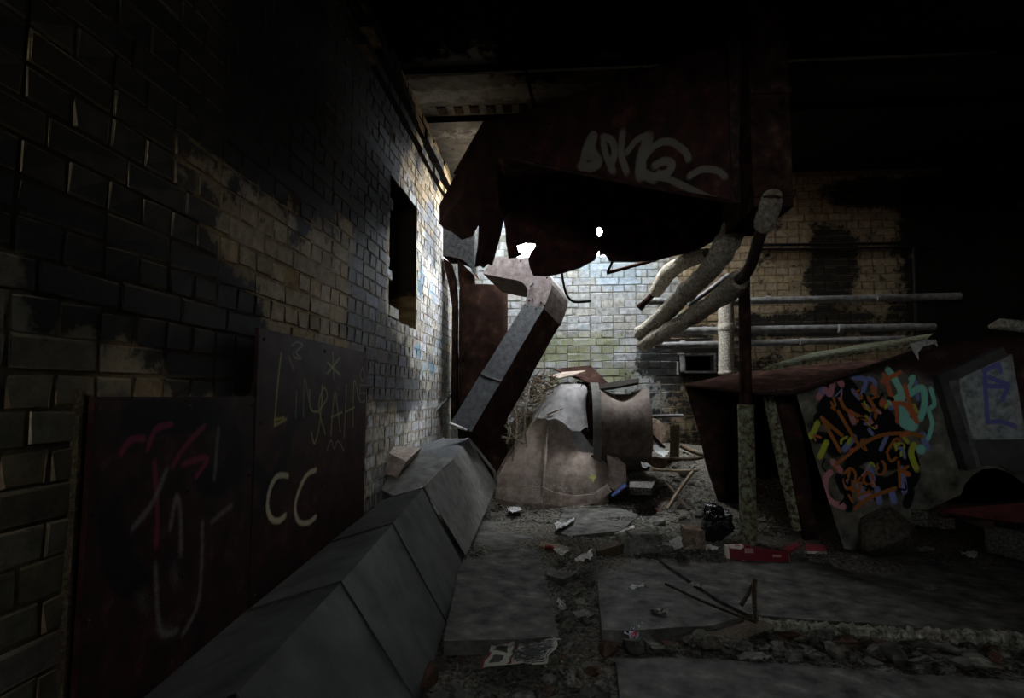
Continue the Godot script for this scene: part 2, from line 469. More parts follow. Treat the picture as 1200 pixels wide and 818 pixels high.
func brick_shape(length: float, deep: float, ragged := 0.0) -> ArrayMesh:
	# a worn brick, front towards +z, its back open in the mortar: 18 triangles
	var s := surf()
	var hx := length / 2.0
	var hy := 0.0325
	var ring := []
	for q in [[0.0, 0.0], [0.0, deep - 0.003], [0.004, deep]]:
		var r := []
		for c in [Vector2(-1, -1), Vector2(1, -1), Vector2(1, 1), Vector2(-1, 1)]:
			var j := 0.0025 + ragged
			r.append(Vector3(c.x * (hx - q[0]) + rng.randf_range(-j, j) * (1.0 if q[1] > 0 else 0.0), c.y * (hy - q[0]) + rng.randf_range(-j, j) * (1.0 if q[1] > 0 else 0.0), q[1] + (rng.randf_range(-0.004, 0.003) - ragged * rng.randf() if q[1] > 0 else 0.0)))
		ring.append(r)
	for k in 2:
		for i in 4:
			var n := (i + 1) % 4
			var mid: Vector3 = (ring[k][i] + ring[k][n] + ring[k + 1][i] + ring[k + 1][n]) / 4.0
			quad(s, ring[k][i], ring[k][n], ring[k + 1][n], ring[k + 1][i], Vector3(mid.x / hx, mid.y / hy, 0.4 * k))
	quad(s, ring[2][0], ring[2][1], ring[2][2], ring[2][3], Vector3.BACK)
	s.generate_normals()
	return s.commit()

func lay_bricks(parent: Node3D, u0: float, u1: float, y0: float, y1: float, put_at: Callable, skip: Callable, weight: Callable, mats: Array, most := 300) -> void:
	# English bond: courses of stretchers and headers in turn; the bricks of most weight are parts of their own
	if brick_shapes.is_empty():
		for k in 6:
			brick_shapes["s%d" % k] = brick_shape(0.215, 0.026, 0.004 if k > 3 else 0.0)
			brick_shapes["h%d" % k] = brick_shape(0.1025, 0.026, 0.004 if k > 3 else 0.0)
	var all := []
	var row := 0
	var y := y0 + 0.0375
	while y < y1 - 0.03:
		var head := row % 2 == 1
		var step := 0.1125 if head else 0.225
		var u := u0 + (0.05625 if head else 0.1125 + 0.05625 * (row % 4) * 0.5)
		while u < u1 - step * 0.4:
			if not skip.call(u, y, step * 0.5):
				all.append([weight.call(u, y, step), u, y, ("h" if head else "s") + str(rng.randi() % 6), rng.randi() % mats.size()])
			u += step
		y += 0.075
		row += 1
	all.sort_custom(func(a, b): return a[0] > b[0])
	var rest := []
	for k in mats.size():
		rest.append(SurfaceTool.new())
	for i in all.size():
		var b: Array = all[i]
		var xf: Transform3D = put_at.call(b[1], b[2])
		xf.basis = xf.basis * Basis(Vector3(0, 0, 1), rng.randf_range(-0.012, 0.012))
		if i < most:
			place(brick_shapes[b[3]], "brick", mats[b[4]], parent, xf)
		else:
			rest[b[4]].append_from(brick_shapes[b[3]], 0, xf)
	if all.size() > most:
		var mesh := ArrayMesh.new()
		var o := place(mesh, "brickwork", null, parent)
		for k in mats.size():
			var have: ArrayMesh = rest[k].commit()
			if have and have.get_surface_count():
				mesh.add_surface_from_arrays(Mesh.PRIMITIVE_TRIANGLES, have.surface_get_arrays(0))
				mesh.surface_set_material(mesh.get_surface_count() - 1, mats[k])
		o.material_override = null
		o.set_meta("kind", "stuff")

# ------------------------------------------------------------------ the scene
func _ready() -> void:
	rng.seed = 20240607
	cam = Camera3D.new()
	cam.name = "camera"
	cam.fov = rad_to_deg(2.0 * atan(409.0 / 690.0))
	cam.position = EYE
	cam.rotation = Vector3(atan(56.0 / 690.0), atan(50.0 / 690.0), 0)
	cam.current = true
	add_child(cam)
	var env := Environment.new()
	env.background_mode = Environment.BG_SKY
	env.sky = Sky.new()
	var sky := ProceduralSkyMaterial.new()      # bright overcast
	sky.sky_top_color = Color(0.93, 0.96, 1.0)
	sky.sky_horizon_color = Color(0.90, 0.92, 0.95)
	sky.ground_bottom_color = Color(0.30, 0.29, 0.27)
	sky.ground_horizon_color = Color(0.45, 0.44, 0.42)
	sky.sky_energy_multiplier = 10.0
	sky.ground_energy_multiplier = 10.0
	sky.sun_angle_max = 0.0
	env.sky.sky_material = sky
	env.tonemap_mode = Environment.TONE_MAPPER_LINEAR
	env.tonemap_exposure = 0.33
	env.sdfgi_enabled = true
	env.ssao_enabled = true
	env.ssil_enabled = true
	var we := WorldEnvironment.new()
	we.name = "environment"
	we.environment = env
	add_child(we)
	make_materials()
	build_shell()
	build_hood()
	build_ducts()
	build_cowl_and_drum()
	build_pipes()
	build_bin()
	build_floor_things()
	build_litter()
	print("done ", Time.get_ticks_msec())

func build_shell() -> void:
	# floor: packed ash and dirt, banked up at the back
	var s := surf()
	s.set_smooth_group(0)
	var nx := 56
	var nz := 80
	for i in nx:
		for k in nz:
			var q := []
			for c in [[0, 0], [1, 0], [1, 1], [0, 1]]:
				var x: float = -1.1 + (i + c[0]) * 5.7 / nx
				var d: float = -2.6 + (k + c[1]) * 8.6 / nz
				q.append(Vector3(x, ground(x, d), -d))
			quad(s, q[0], q[1], q[2], q[3], Vector3.UP)
	s.set_smooth_group(-1)
	box(s, Vector3(-1.4, -0.45, -6.2), Vector3(4.9, -0.12, 2.9))
	struct(s, "floor", M.dirt, "floor of packed ash and dirt banked up towards the back wall")
	# left wall: mortar bed with a ragged slot, then bricks
	s = surf()
	var x0 := WALL_X - 0.34
	var xf := WALL_X - 0.005
	box(s, Vector3(x0, -0.2, -BACK - 0.3), Vector3(xf, TOP + 0.3, -4.27))
	box(s, Vector3(x0, -0.2, -3.55), Vector3(xf, TOP + 0.3, 2.9))
	box(s, Vector3(x0, -0.2, -4.27), Vector3(xf, 1.30, -3.55))
	box(s, Vector3(x0, 2.30, -4.27), Vector3(xf, TOP + 0.3, -3.55))
	box(s, Vector3(x0 - 0.1, 1.1, -4.5), Vector3(x0 + 0.02, 2.5, -3.3))
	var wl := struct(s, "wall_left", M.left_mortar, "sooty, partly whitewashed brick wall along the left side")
	var left := []
	for k in 5: left.append(M["left_brick_%d" % k])
	var in_slot := func(d: float, y: float, hw: float) -> bool:
		return d + hw > 3.57 + 0.05 * sin(y * 71.0) and d - hw < 4.23 + 0.04 * sin(y * 97.0) and y > 1.44 - 0.13 * (d - 3.55) - 0.03 and y < 2.28 - 0.06 * absf(d - 3.9)
	lay_bricks(wl, 0.35, 5.78, 0.0, TOP, func(d, y): return Transform3D(Basis(Vector3(0, 0, -1), Vector3.UP, Vector3.RIGHT), Vector3(WALL_X - 0.026, y, -d)),
		func(d, y, hw):
			if in_slot.call(d, y, hw): return true
			if d - hw > 1.24 and d + hw < 1.88 and y < 0.80: return true
			if d - hw > 1.9 and d + hw < 3.0 and y < 1.02: return true
			return rng.randf() < 0.006,
		func(d, y, st):
			var top: float = 0.85 + (465.0 / 690.0) * d * 1.02
			var seen: float = 1.0 if (d > 1.0 and y < top and y > 0.85 - 0.52 * d) else 0.0
			return seen * st / pow(d, 3), left, 300)
	# rough brick ends seen inside the slot
	for k in 11:
		for j in 3:
			if rng.randf() < 0.2: continue
			var b := Transform3D(Basis(Vector3(0, 0, -1), Vector3.UP, Vector3.RIGHT), Vector3(x0 + 0.02 + rng.randf_range(0, 0.05), 1.38 + k * 0.08, -(3.66 + j * 0.235 + 0.1 * (k % 2))))
			place(brick_shapes["s%d" % (rng.randi() % 6)], "brick", M.brick_dark, wl, b)
	# corbelled courses under the ceiling
	s = surf()
	for q in [[2.70, 0.035, 0.055], [2.80, 0.06, 0.07], [2.93, 0.03, 0.06]]:
		for k in 13:
			var d: float = 2.9 + k * 0.225
			var e := rng.randf_range(-0.012, 0.012)
			box(s, Vector3(WALL_X - 0.03, q[0] + rng.randf_range(-0.006, 0.006), -d - 0.215), Vector3(WALL_X + q[1] + e, q[0] + q[2], -d))
	struct(s, "trim_1", M.left_brick_4, "corbelled brick ledges along the top of the left wall")
	# back wall with a breach high up behind the hood
	s = surf()
	var zf := -BACK - 0.005
	box(s, Vector3(-1.4, -0.2, zf - 0.32), Vector3(-0.40, TOP + 0.3, zf))
	box(s, Vector3(1.0, -0.2, zf - 0.32), Vector3(4.9, TOP + 0.3, zf))
	box(s, Vector3(-0.40, -0.2, zf - 0.32), Vector3(1.0, 2.235, zf))
	box(s, Vector3(-0.40, 2.80, zf - 0.32), Vector3(1.0, TOP + 0.3, zf))
	var wb := struct(s, "wall_back", M.back_mortar, "brick back wall, whitewashed on its left, bare with soot and painted shade on its right")
	var back := []
	for k in 5: back.append(M["back_brick_%d" % k])
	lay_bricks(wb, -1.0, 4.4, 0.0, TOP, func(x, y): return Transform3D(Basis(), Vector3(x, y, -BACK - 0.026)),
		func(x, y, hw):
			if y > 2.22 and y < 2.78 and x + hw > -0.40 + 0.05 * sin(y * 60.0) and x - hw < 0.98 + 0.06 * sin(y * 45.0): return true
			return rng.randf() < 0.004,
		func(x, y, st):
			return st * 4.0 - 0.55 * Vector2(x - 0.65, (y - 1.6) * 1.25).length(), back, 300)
	# right wall, and the wall behind the camera with an opening added to let in fill light
	s = surf()
	box(s, Vector3(4.5, -0.2, -6.2), Vector3(4.85, TOP + 0.3, 2.9))
	struct(s, "wall_right", M.brick_dark, "bare brown wall closing the room on the right")
	s = surf()
	var wx0 := -0.15; var wx1 := 0.38; var wy0 := 2.15; var wy1 := 2.72
	box(s, Vector3(-1.4, -0.2, 2.6), Vector3(wx0, TOP + 0.3, 2.9))
	box(s, Vector3(wx1, -0.2, 2.6), Vector3(4.9, TOP + 0.3, 2.9))
	box(s, Vector3(wx0, wy1, 2.6), Vector3(wx1, TOP + 0.3, 2.9))
	box(s, Vector3(wx0, -0.2, 2.6), Vector3(wx1, wy0, 2.9))
	struct(s, "wall_front", M.concrete, "wall behind the viewer with an added opening for fill light")
	# ceiling slab with a hole over the back bay
	s = surf()
	var hx0 := -0.62; var hx1 := 0.85; var hz0 := -5.45; var hz1 := -4.80
	box(s, Vector3(-1.4, TOP, hz1), Vector3(4.9, TOP + 0.22, 2.9))
	box(s, Vector3(-1.4, TOP, -6.2), Vector3(4.9, TOP + 0.22, hz0))
	box(s, Vector3(-1.4, TOP, hz0), Vector3(hx0, TOP + 0.22, hz1))
	box(s, Vector3(hx1, TOP, hz0), Vector3(4.9, TOP + 0.22, hz1))
	# downstand concrete strips between the jack arches
	box(s, Vector3(-1.02, TOP - 0.07, -4.12), Vector3(4.5, TOP + 0.01, -3.72))
	box(s, Vector3(-1.02, TOP - 0.05, -4.72), Vector3(4.5, TOP + 0.01, -4.42))
	var ce := struct(s, "ceiling", M.ceiling_concrete, "sooty concrete ceiling, darkened on its right, with a strip of exposed bricks")
	for k in 16:
		for j in 2:
			var b := Transform3D(Basis(Vector3(0, 0, 1), Vector3(1, 0, 0), Vector3(0, -1, 0)), Vector3(-0.9 + k * 0.125 + 0.05 * j, TOP + 0.012, -4.19 - j * 0.13))
			place(brick_shapes["h%d" % (rng.randi() % 6)], "brick", M.stone_red if rng.randf() < 0.6 else M.stone_dark, ce, b)
	# hanger rod from the ceiling to the hood
	s = surf()
	var top := at(607, 42, 3.45)
	top.y = TOP + 0.01
	tube(s, [top, at(627, 128, 3.72)], [0.011], 8)
	tag(put(s, "hanger_rod", M.rust), "thin black hanger rod between the ceiling and the steel hood", "rod")
	# two steel boards fixed to the left wall
	board_near()
	board_far()

func wall_strokes(im: Image, list: Array, d0: float, d1: float, y0: float, y1: float, width: float, col: Color, soft: float, grain: float) -> void:
	for st in list:
		var pts := []
		for k in range(0, st.size(), 2):
			pts.append(Vector2((st[k] - d0) / (d1 - d0) * im.get_width(), (y1 - st[k + 1]) / (y1 - y0) * im.get_height()))
		spray(im, rounded(pts), width, col, soft, grain)

func board(called: String, label: String, d0: float, d1: float, y0: float, y1: float, m: Material, out: float) -> Node3D:
	var t := thing(called, label, "board", Vector3(WALL_X, y0, -(d0 + d1) / 2.0), "steel boards on the left wall")
	var s := surf()
	var x := WALL_X + out
	var p := []
	for k in 7: p.append(Vector3(x + rng.randf_range(-0.002, 0.004), y1, -lerpf(d0, d1, k / 6.0)))
	for k in 7: p.append(Vector3(x + rng.randf_range(-0.002, 0.004), y0, -lerpf(d1, d0, k / 6.0)))
	plate(s, p, Vector3(-0.012, 0, 0), [Vector3(x, y1, -d0), Vector3(0, 0, -(d1 - d0)), Vector3(0, -(y1 - y0), 0)])
	put(s, "sheet", m, t)
	for k in 4:
		for e in [0.03, 0.5, 0.97]:
			s = surf()
			var c := Vector3(x, lerpf(y0, y1, 0.04 + 0.307 * k), -lerpf(d0, d1, e))
			tube(s, [c - Vector3(0.004, 0, 0), c + Vector3(0.006, 0, 0)], [0.008, 0.006], 6)
			put(s, "bolt", M.rust_light, t)
	return t

func board_near() -> void:
	var im := painted_ground(512, 512, T.oxide, 0.8)
	var d0 := 1.2; var d1 := 1.885; var y0 := 0.12; var y1 := 0.85
	var pink := Color(0.16, 0.02, 0.045, 0.8)
	var pale := Color(0.16, 0.18, 0.16, 0.55)
	var dark := Color(0.004, 0.004, 0.004, 0.9)
	wall_strokes(im, [[1.30, 0.80, 1.5, 0.80, 1.7, 0.79], [1.27, 0.6, 1.30, 0.48, 1.36, 0.42], [1.62, 0.62, 1.72, 0.6, 1.8, 0.7], [1.75, 0.75, 1.8, 0.6]], d0, d1, y0, y1, 40, dark, 1.0, 0.1)
	wall_strokes(im, [[1.29, 0.72, 1.32, 0.75, 1.37, 0.75], [1.38, 0.72, 1.41, 0.77, 1.47, 0.78], [1.48, 0.67, 1.53, 0.72, 1.61, 0.77], [1.52, 0.67, 1.60, 0.68, 1.63, 0.67, 1.58, 0.63], [1.41, 0.69, 1.43, 0.56, 1.43, 0.48]], d0, d1, y0, y1, 9, pink, 0.7, 0.2)
	wall_strokes(im, [[1.34, 0.54, 1.41, 0.59, 1.46, 0.67], [1.48, 0.51, 1.50, 0.59, 1.52, 0.54, 1.53, 0.43], [1.62, 0.50, 1.62, 0.29, 1.55, 0.22], [1.43, 0.44, 1.46, 0.27, 1.53, 0.24], [1.66, 0.49, 1.77, 0.52], [1.68, 0.76, 1.67, 0.61]], d0, d1, y0, y1, 11, pale, 1.0, 0.5)
	wall_strokes(im, [[1.50, 0.42, 1.52, 0.36], [1.46, 0.27, 1.5, 0.25], [1.38, 0.38, 1.40, 0.34]], d0, d1, y0, y1, 26, Color(0.16, 0.18, 0.18, 0.4), 1.4, 0.6)
	var m := flat_mat("board_near", im, 0.6)
	board("steel_board", "rusty steel board with pink and grey spray marks, nearest on the left wall", d0, d1, y0, y1, m, 0.03)
	# worn timber batten along its near edge
	var s := surf()
	var prev := 0.0
	for k in 6:
		var y := 0.10 + k * 0.128
		box(s, Vector3(WALL_X - 0.01, y, -1.200 - prev), Vector3(WALL_X + 0.012, y + 0.127, -1.190 - prev))
		prev = rng.randf_range(-0.002, 0.002)
	tag(put(s, "batten", M.wood_dark), "thin worn wooden batten along the near edge of the rusty board", "batten")

func board_far() -> void:
	var im := painted_ground(768, 640, T.oxide, 0.7)
	var d0 := 1.89; var d1 := 3.02; var y0 := 0.16; var y1 := 1.08
	var cream := Color(0.42, 0.38, 0.24, 0.95)
	var yel := Color(0.22, 0.24, 0.09, 0.8)
	var grey := Color(0.16, 0.15, 0.10, 0.8)
	wall_strokes(im, [[1.95, 0.5, 2.1, 0.62, 2.15, 0.75, 2.3, 0.8], [1.9, 0.62, 1.98, 0.55]], d0, d1, y0, y1, 34, Color(0.004, 0.004, 0.004, 0.85), 1.0, 0.1)
	wall_strokes(im, [[2.3, 0.98, 2.6, 1.0]], d0, d1, y0, y1, 50, Color(0.05, 0.055, 0.07, 0.35), 1.3, 0.3)
	wall_strokes(im, [[2.14, 0.56, 2.06, 0.57, 2.01, 0.54, 1.99, 0.48, 2.02, 0.43, 2.08, 0.41, 2.13, 0.42], [2.40, 0.55, 2.31, 0.54, 2.24, 0.49, 2.21, 0.43, 2.25, 0.37, 2.34, 0.35, 2.41, 0.36]], d0, d1, y0, y1, 11, cream, 0.7, 0.35)
	wall_strokes(im, [[2.55, 1.05, 2.57, 0.93], [2.49, 1.00, 2.65, 0.95], [2.64, 1.03, 2.49, 0.95],
		[2.31, 0.88, 2.33, 0.80, 2.43, 0.80, 2.44, 0.90], [2.44, 0.90, 2.43, 0.76, 2.38, 0.66, 2.34, 0.71], [2.43, 0.80, 2.50, 0.85, 2.46, 0.89, 2.41, 0.81, 2.49, 0.69],
		[2.55, 0.68, 2.59, 0.87, 2.66, 0.69], [2.55, 0.76, 2.68, 0.78], [2.71, 0.66, 2.73, 0.91], [2.72, 0.78, 2.85, 0.80], [2.83, 0.70, 2.83, 0.93, 2.91, 0.83]], d0, d1, y0, y1, 5.5, yel, 0.8, 0.3)
	wall_strokes(im, [[2.13, 1.04, 2.18, 1.06, 2.23, 1.05, 2.17, 1.02, 2.22, 1.00, 2.16, 1.00, 2.15, 1.02], [2.51, 0.62, 2.55, 0.66, 2.59, 0.62, 2.63, 0.65, 2.72, 0.60], [2.95, 1.00, 2.99, 0.96, 2.95, 0.93, 2.92, 0.97, 2.95, 1.00],
		[2.92, 0.91, 2.92, 0.83, 3.0, 0.83], [2.92, 0.91, 3.01, 0.91], [2.92, 0.87, 3.01, 0.87], [2.19, 0.77, 2.19, 0.87], [2.26, 0.77, 2.26, 0.92, 2.31, 0.83], [2.11, 1.00, 2.16, 0.95]], d0, d1, y0, y1, 4.5, grey, 0.8, 0.3)
	wall_strokes(im, [[2.05, 1.01, 2.03, 0.88, 2.02, 0.75], [2.02, 0.75, 2.11, 0.77], [2.03, 0.77, 2.09, 0.775]], d0, d1, y0, y1, 6.5, Color(0.3, 0.3, 0.08, 0.8), 0.9, 0.3)
	board("steel_board", "taller rusty steel board with the letters CC sprayed on it", d0, d1, y0, y1, flat_mat("board_far", im, 0.55), 0.035)

# ------------------------------------------------------------------ the hood
func build_hood() -> void:
	var t := thing("steel_hood", "large dark red steel hood with a grey sprayed tag, hanging from the ceiling", "hood", at(720, 240, 3.9))
	var im := painted_ground(768, 384, T.oxide, 0.8)
	# the tag, on a sheet 300 by 150 units
	var tagp := func(a: Array) -> Array:
		var r := []
		for k in range(0, a.size(), 2): r.append(Vector2(a[k] * 2.56, (a[k + 1] - lerpf(19.0, 4.0, (a[k] - 115.0) / 165.0)) * 2.56))
		return r
	var g := Color(0.11, 0.106, 0.085, 0.95)
	for st in [[[118, 102, 126, 84, 132, 78, 130, 92, 138, 104, 128, 108, 114, 106], 13], [[122, 96, 130, 100], 12], [[144, 80, 154, 84, 158, 96, 152, 112], 11], [[144, 84, 148, 100, 156, 114], 10], [[168, 76, 166, 98, 172, 116], 11],
		[[172, 98, 184, 86, 196, 82], 9], [[198, 84, 190, 104, 188, 120], 17], [[194, 102, 206, 92, 222, 90, 238, 100, 242, 108], 10], [[204, 112, 216, 108, 224, 112, 218, 120, 208, 120], 11], [[198, 122, 216, 124, 240, 134, 262, 144, 276, 149], 9], [[242, 124, 256, 118, 272, 120, 280, 126], 9], [[188, 118, 204, 124], 14]]:
		spray(im, rounded(tagp.call(st[0])), st[1] * 1.15, g, 0.3, 0.5)
	var m := flat_mat("hood_front", im, 0.6)
	var tl := at(582, 143, 3.6); var tr := at(868, 46, 3.05); var br := at(864, 238, 3.05); var bl := at(582, 183, 3.6)
	var s := surf()
	var frame := [at(582, 46, 3.6), tr - at(582, 46, 3.6), Vector3(0, -1, 0)]
	frame[1] = Vector3(tr.x - tl.x, 0, tr.z - tl.z)
	frame[0] = Vector3(tl.x, maxf(tl.y, tr.y), tl.z)
	frame[2] = Vector3(0, -(frame[0].y - br.y) * 1.02, 0)
	plate(s, [tl, tr, br, at(760, 219, 3.25), at(660, 199, 3.45), bl], Vector3(0.006, 0, -0.012), frame)
	put(s, "front_panel", m, t)
	s = surf()   # folded lip under the front panel
	tube(s, [bl, at(660, 199, 3.45), at(760, 219, 3.25), br], [0.012], 6)
	put(s, "lip", M.rust, t)
	var fold := at(515, 240, 4.25)
	s = surf()   # left side, flaring down and back, with a ragged lower edge
	plate(s, [tl, at(566, 144, 3.75), fold, at(515, 262, 4.3), at(521, 268, 4.27), at(530, 272, 4.22), at(541, 281, 4.18), at(552, 277, 4.1), at(560, 262, 4.0), at(580, 236, 3.85), bl], Vector3(0.01, 0.004, -0.01))
	put(s, "side_panel", M.oxide, t)
	s = surf()   # torn strip hanging from the corner
	plate(s, [at(580, 200, 3.8), at(584, 236, 3.85), at(590, 255, 3.95), at(586, 275, 4.0), at(580, 297, 4.05), at(576, 311, 4.05), at(571, 309, 4.05), at(566, 314, 4.05), at(562, 311, 4.05), at(556, 313, 4.05), at(560, 285, 4.0), at(561, 260, 3.9), at(566, 225, 3.8)], Vector3(0.004, 0, -0.01))
	put(s, "torn_strip", M.oxide, t)
	# top
	var top_l := Vector3(tl.x - 0.02, tl.y, -4.68); var top_r := Vector3(tr.x, tr.y, -4.68)
	s = surf()
	plate(s, [tl, tr, top_r, top_l], Vector3(0, 0.012, 0))
	put(s, "top_panel", M.rust, t)
	s = surf()
	plate(s, [tl, at(566, 144, 3.75), fold + Vector3(0.05, 0.35, -0.3), top_l], Vector3(0, 0.01, 0))
	put(s, "shoulder_panel", M.rust, t)
	# back, two sheets that meet at a punched seam; holes let the daylight through
	s = surf()
	plate(s, [at(566, 130, 4.5), at(702, 120, 4.6), at(702, 266, 4.6), at(700, 268, 4.6), at(699.5, 272, 4.6), at(701, 276, 4.6), at(702, 277, 4.6), at(702, 294, 4.6), at(697, 305, 4.6), at(680, 314, 4.58), at(660, 320, 4.56), at(641, 324, 4.55), at(625, 323, 4.55), at(621, 314, 4.55), at(619, 304, 4.55), at(621, 297, 4.55), at(627, 289, 4.55), at(627, 286, 4.55), at(616, 285, 4.55), at(606, 288, 4.55), at(608, 294, 4.55), at(612, 298, 4.55), at(604, 302, 4.55), at(596, 303, 4.55), at(593, 285, 4.55), at(592, 268, 4.55), at(590, 258, 4.55), at(578, 244, 4.52), at(560, 232, 4.5)], Vector3(0, 0, -0.01))
	put(s, "back_panel", M.oxide, t)
	s = surf()
	plate(s, [at(702, 120, 4.6), at(880, 110, 4.5), at(880, 262, 4.5), at(861, 275, 4.5), at(836, 283, 4.52), at(812, 296, 4.54), at(790, 300, 4.55), at(770, 305, 4.56), at(740, 307, 4.58), at(714, 306, 4.6), at(711, 300, 4.6), at(706, 298, 4.6), at(703, 302, 4.6), at(702, 294, 4.6), at(702, 277, 4.6), at(704, 276, 4.6), at(706, 271, 4.6), at(704, 267, 4.6), at(702, 266, 4.6)], Vector3(0, 0, -0.01))
	put(s, "back_panel", M.oxide, t)
	# bolts on the front
	for q in [[675, 146, 3.42], [675, 173, 3.42], [623, 172, 3.53], [718, 190, 3.34], [795, 156, 3.19]]:
		s = surf()
		var c := at(q[0], q[1], q[2])
		tube(s, [c, c + Vector3(-0.005, 0, 0.018)], [0.013, 0.01], 6)
		put(s, "bolt", M.rust_light, t)
	s = surf()   # angle iron down the right end of the front
	box(s, Vector3(br.x - 0.03, br.y, br.z), Vector3(br.x + 0.01, tr.y, br.z + 0.025))
	put(s, "corner_angle", M.rust_light, t)
	# shaft at the right end, up through the ceiling
	s = surf()
	var a := at(868, 236, 3.0); var b := at(930, 242, 3.0)
	box(s, Vector3(tr.x + 0.02, minf(a.y, b.y), -3.55), Vector3(b.x, TOP - 0.005, -3.0))
	var sh := tag(put(s, "steel_shaft", M.rust), "black steel shaft from the ceiling at the right end of the hood", "shaft") as MeshInstance3D
	for y in [a.y + 0.02, 2.4]:
		s = surf()
		box(s, Vector3(tr.x + 0.0205, y, -3.56), Vector3(b.x + 0.012, y + 0.03, -2.985))
		put(s, "flange", M.rust, sh)

# ------------------------------------------------------------------ ducts
func build_ducts() -> void:
	# bent rectangular duct coming down from the hood
	var base := at(545, 505, 4.25)
	var t := thing("bent_duct", "grey rectangular duct with a rounded elbow, slanting down from behind the hood", "duct", base)
	var inn := [[566, 321, 4.86], [590, 326, 4.84], [607, 329, 4.82], [615, 334, 4.80], [618, 342, 4.77], [615, 357, 4.72]]
	var outr := [[579, 301, 4.95], [606, 302, 4.93], [626, 306, 4.90], [640, 317, 4.86], [647, 333, 4.80], [637, 362, 4.70]]
	var back := at(664, 366, 5.06) - at(645, 345, 4.76)
	var rings := []
	for k in inn.size():
		var a := at(inn[k][0], inn[k][1], inn[k][2]); var b := at(outr[k][0], outr[k][1], outr[k][2])
		rings.append([a, b, b + back, a + back])
	# smoother bend
	var fine := []
	for k in 4:
		var line := []
		for r in rings: line.append(r[k])
		fine.append(curve(line, 4))
	var smooth := []
	for i in fine[0].size(): smooth.append([fine[0][i], fine[1][i], fine[2][i], fine[3][i]])
	var s := surf()
	loft(s, smooth, true)
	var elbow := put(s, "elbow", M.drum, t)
	s = surf()   # its dusty upper face, with the light from above put into the colour
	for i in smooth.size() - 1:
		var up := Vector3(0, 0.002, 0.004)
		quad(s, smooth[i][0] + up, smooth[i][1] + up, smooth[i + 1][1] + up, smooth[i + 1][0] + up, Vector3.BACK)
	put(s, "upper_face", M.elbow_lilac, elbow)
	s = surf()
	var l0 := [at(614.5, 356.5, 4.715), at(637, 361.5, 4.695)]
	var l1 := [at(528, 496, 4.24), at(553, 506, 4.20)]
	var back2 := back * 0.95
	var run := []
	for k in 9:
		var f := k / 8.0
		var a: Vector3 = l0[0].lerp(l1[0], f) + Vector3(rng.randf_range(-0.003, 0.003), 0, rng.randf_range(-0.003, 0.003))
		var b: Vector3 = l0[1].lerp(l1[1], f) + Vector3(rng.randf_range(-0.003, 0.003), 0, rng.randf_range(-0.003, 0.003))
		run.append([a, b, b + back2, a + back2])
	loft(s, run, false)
	var straight := put(s, "straight_run", M.rust, t)  # sides in a darker colour than the upper face, standing for shade
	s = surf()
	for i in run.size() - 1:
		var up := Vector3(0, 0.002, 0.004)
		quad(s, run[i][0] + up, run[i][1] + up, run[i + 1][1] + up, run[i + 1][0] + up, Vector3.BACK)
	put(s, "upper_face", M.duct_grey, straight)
	s = surf()   # pale rolled rim at the lower end
	tube(s, [at(526, 496, 4.23), at(536, 500, 4.22), at(547, 504, 4.20)], [0.011, 0.014, 0.008], 6)
	put(s, "rim", M.bone, t)
	for q in [[620, 352], [634, 355], [641, 326], [624, 351], [638, 358], [610, 306], [618, 360], [628, 362]]:
		s = surf()
		var c := at(q[0], q[1], lerpf(4.88, 4.70, (q[1] - 306.0) / 55.0))
		tube(s, [c, c + Vector3(0, 0.003, 0.012)], [0.007, 0.005], 6)
		put(s, "rivet", M.rust, elbow)
	s = surf()   # punched slot with a torn lip in the elbow
	plate(s, [at(620, 336, 4.77), at(625, 331, 4.79), at(626, 333, 4.78), at(622, 337, 4.765)], Vector3(0, 0, -0.004))
	put(s, "slot", M.bag, elbow)
	s = surf()   # strap across the straight run
	var m0: Vector3 = l0[0].lerp(l1[0], 0.62); var m1: Vector3 = l0[1].lerp(l1[1], 0.62)
	tube(s, [m0 + Vector3(0, 0, 0.004), m1 + Vector3(0, 0, 0.004)], [0.006], 5)
	put(s, "seam", M.zinc_dark, t)

	# big square duct lying along the left wall: ridge, wall edge and floor edge at each depth
	var f := thing("fallen_duct", "long dark grey sheet metal duct lying on the floor along the left wall", "duct", Vector3(-0.65, 0, -2.0))
	var st := [[0.35, -0.60, 0.25, -0.93, 0.10, -0.35, -0.05], [1.15, -0.62, 0.272, -0.93, 0.155, -0.37, -0.05], [1.75, -0.635, 0.30, -0.93, 0.205, -0.395, -0.05], [2.4, -0.66, 0.335, -0.92, 0.255, -0.44, -0.045], [3.08, -0.69, 0.37, -0.895, 0.31, -0.475, -0.02]]
	for k in st.size() - 1:
		var p: Array = st[k]; var q: Array = st[k + 1]
		var lift := 0.003 * (k % 2)
		var pt := Vector3(p[1], p[2] + lift, -p[0]); var qt := Vector3(q[1], q[2] + lift, -q[0] - 0.01)
		var pl := Vector3(p[3], p[4] + lift, -p[0]); var ql := Vector3(q[3], q[4] + lift, -q[0] - 0.01)
		var pr := Vector3(p[5] + lift, p[6], -p[0]); var qr := Vector3(q[5] + lift, q[6], -q[0] - 0.01)
		s = surf()
		dented(s, pt, qt, pr, qr, 10, 6, 0.010, Vector3(0.75, 0.6, 0))
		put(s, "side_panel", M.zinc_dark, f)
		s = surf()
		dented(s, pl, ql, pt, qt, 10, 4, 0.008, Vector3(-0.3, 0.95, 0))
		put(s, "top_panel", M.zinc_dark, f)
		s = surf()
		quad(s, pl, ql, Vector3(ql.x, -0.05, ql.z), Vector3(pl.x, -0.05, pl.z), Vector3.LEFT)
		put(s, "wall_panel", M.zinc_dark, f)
		s = surf()   # standing seam where two lengths meet
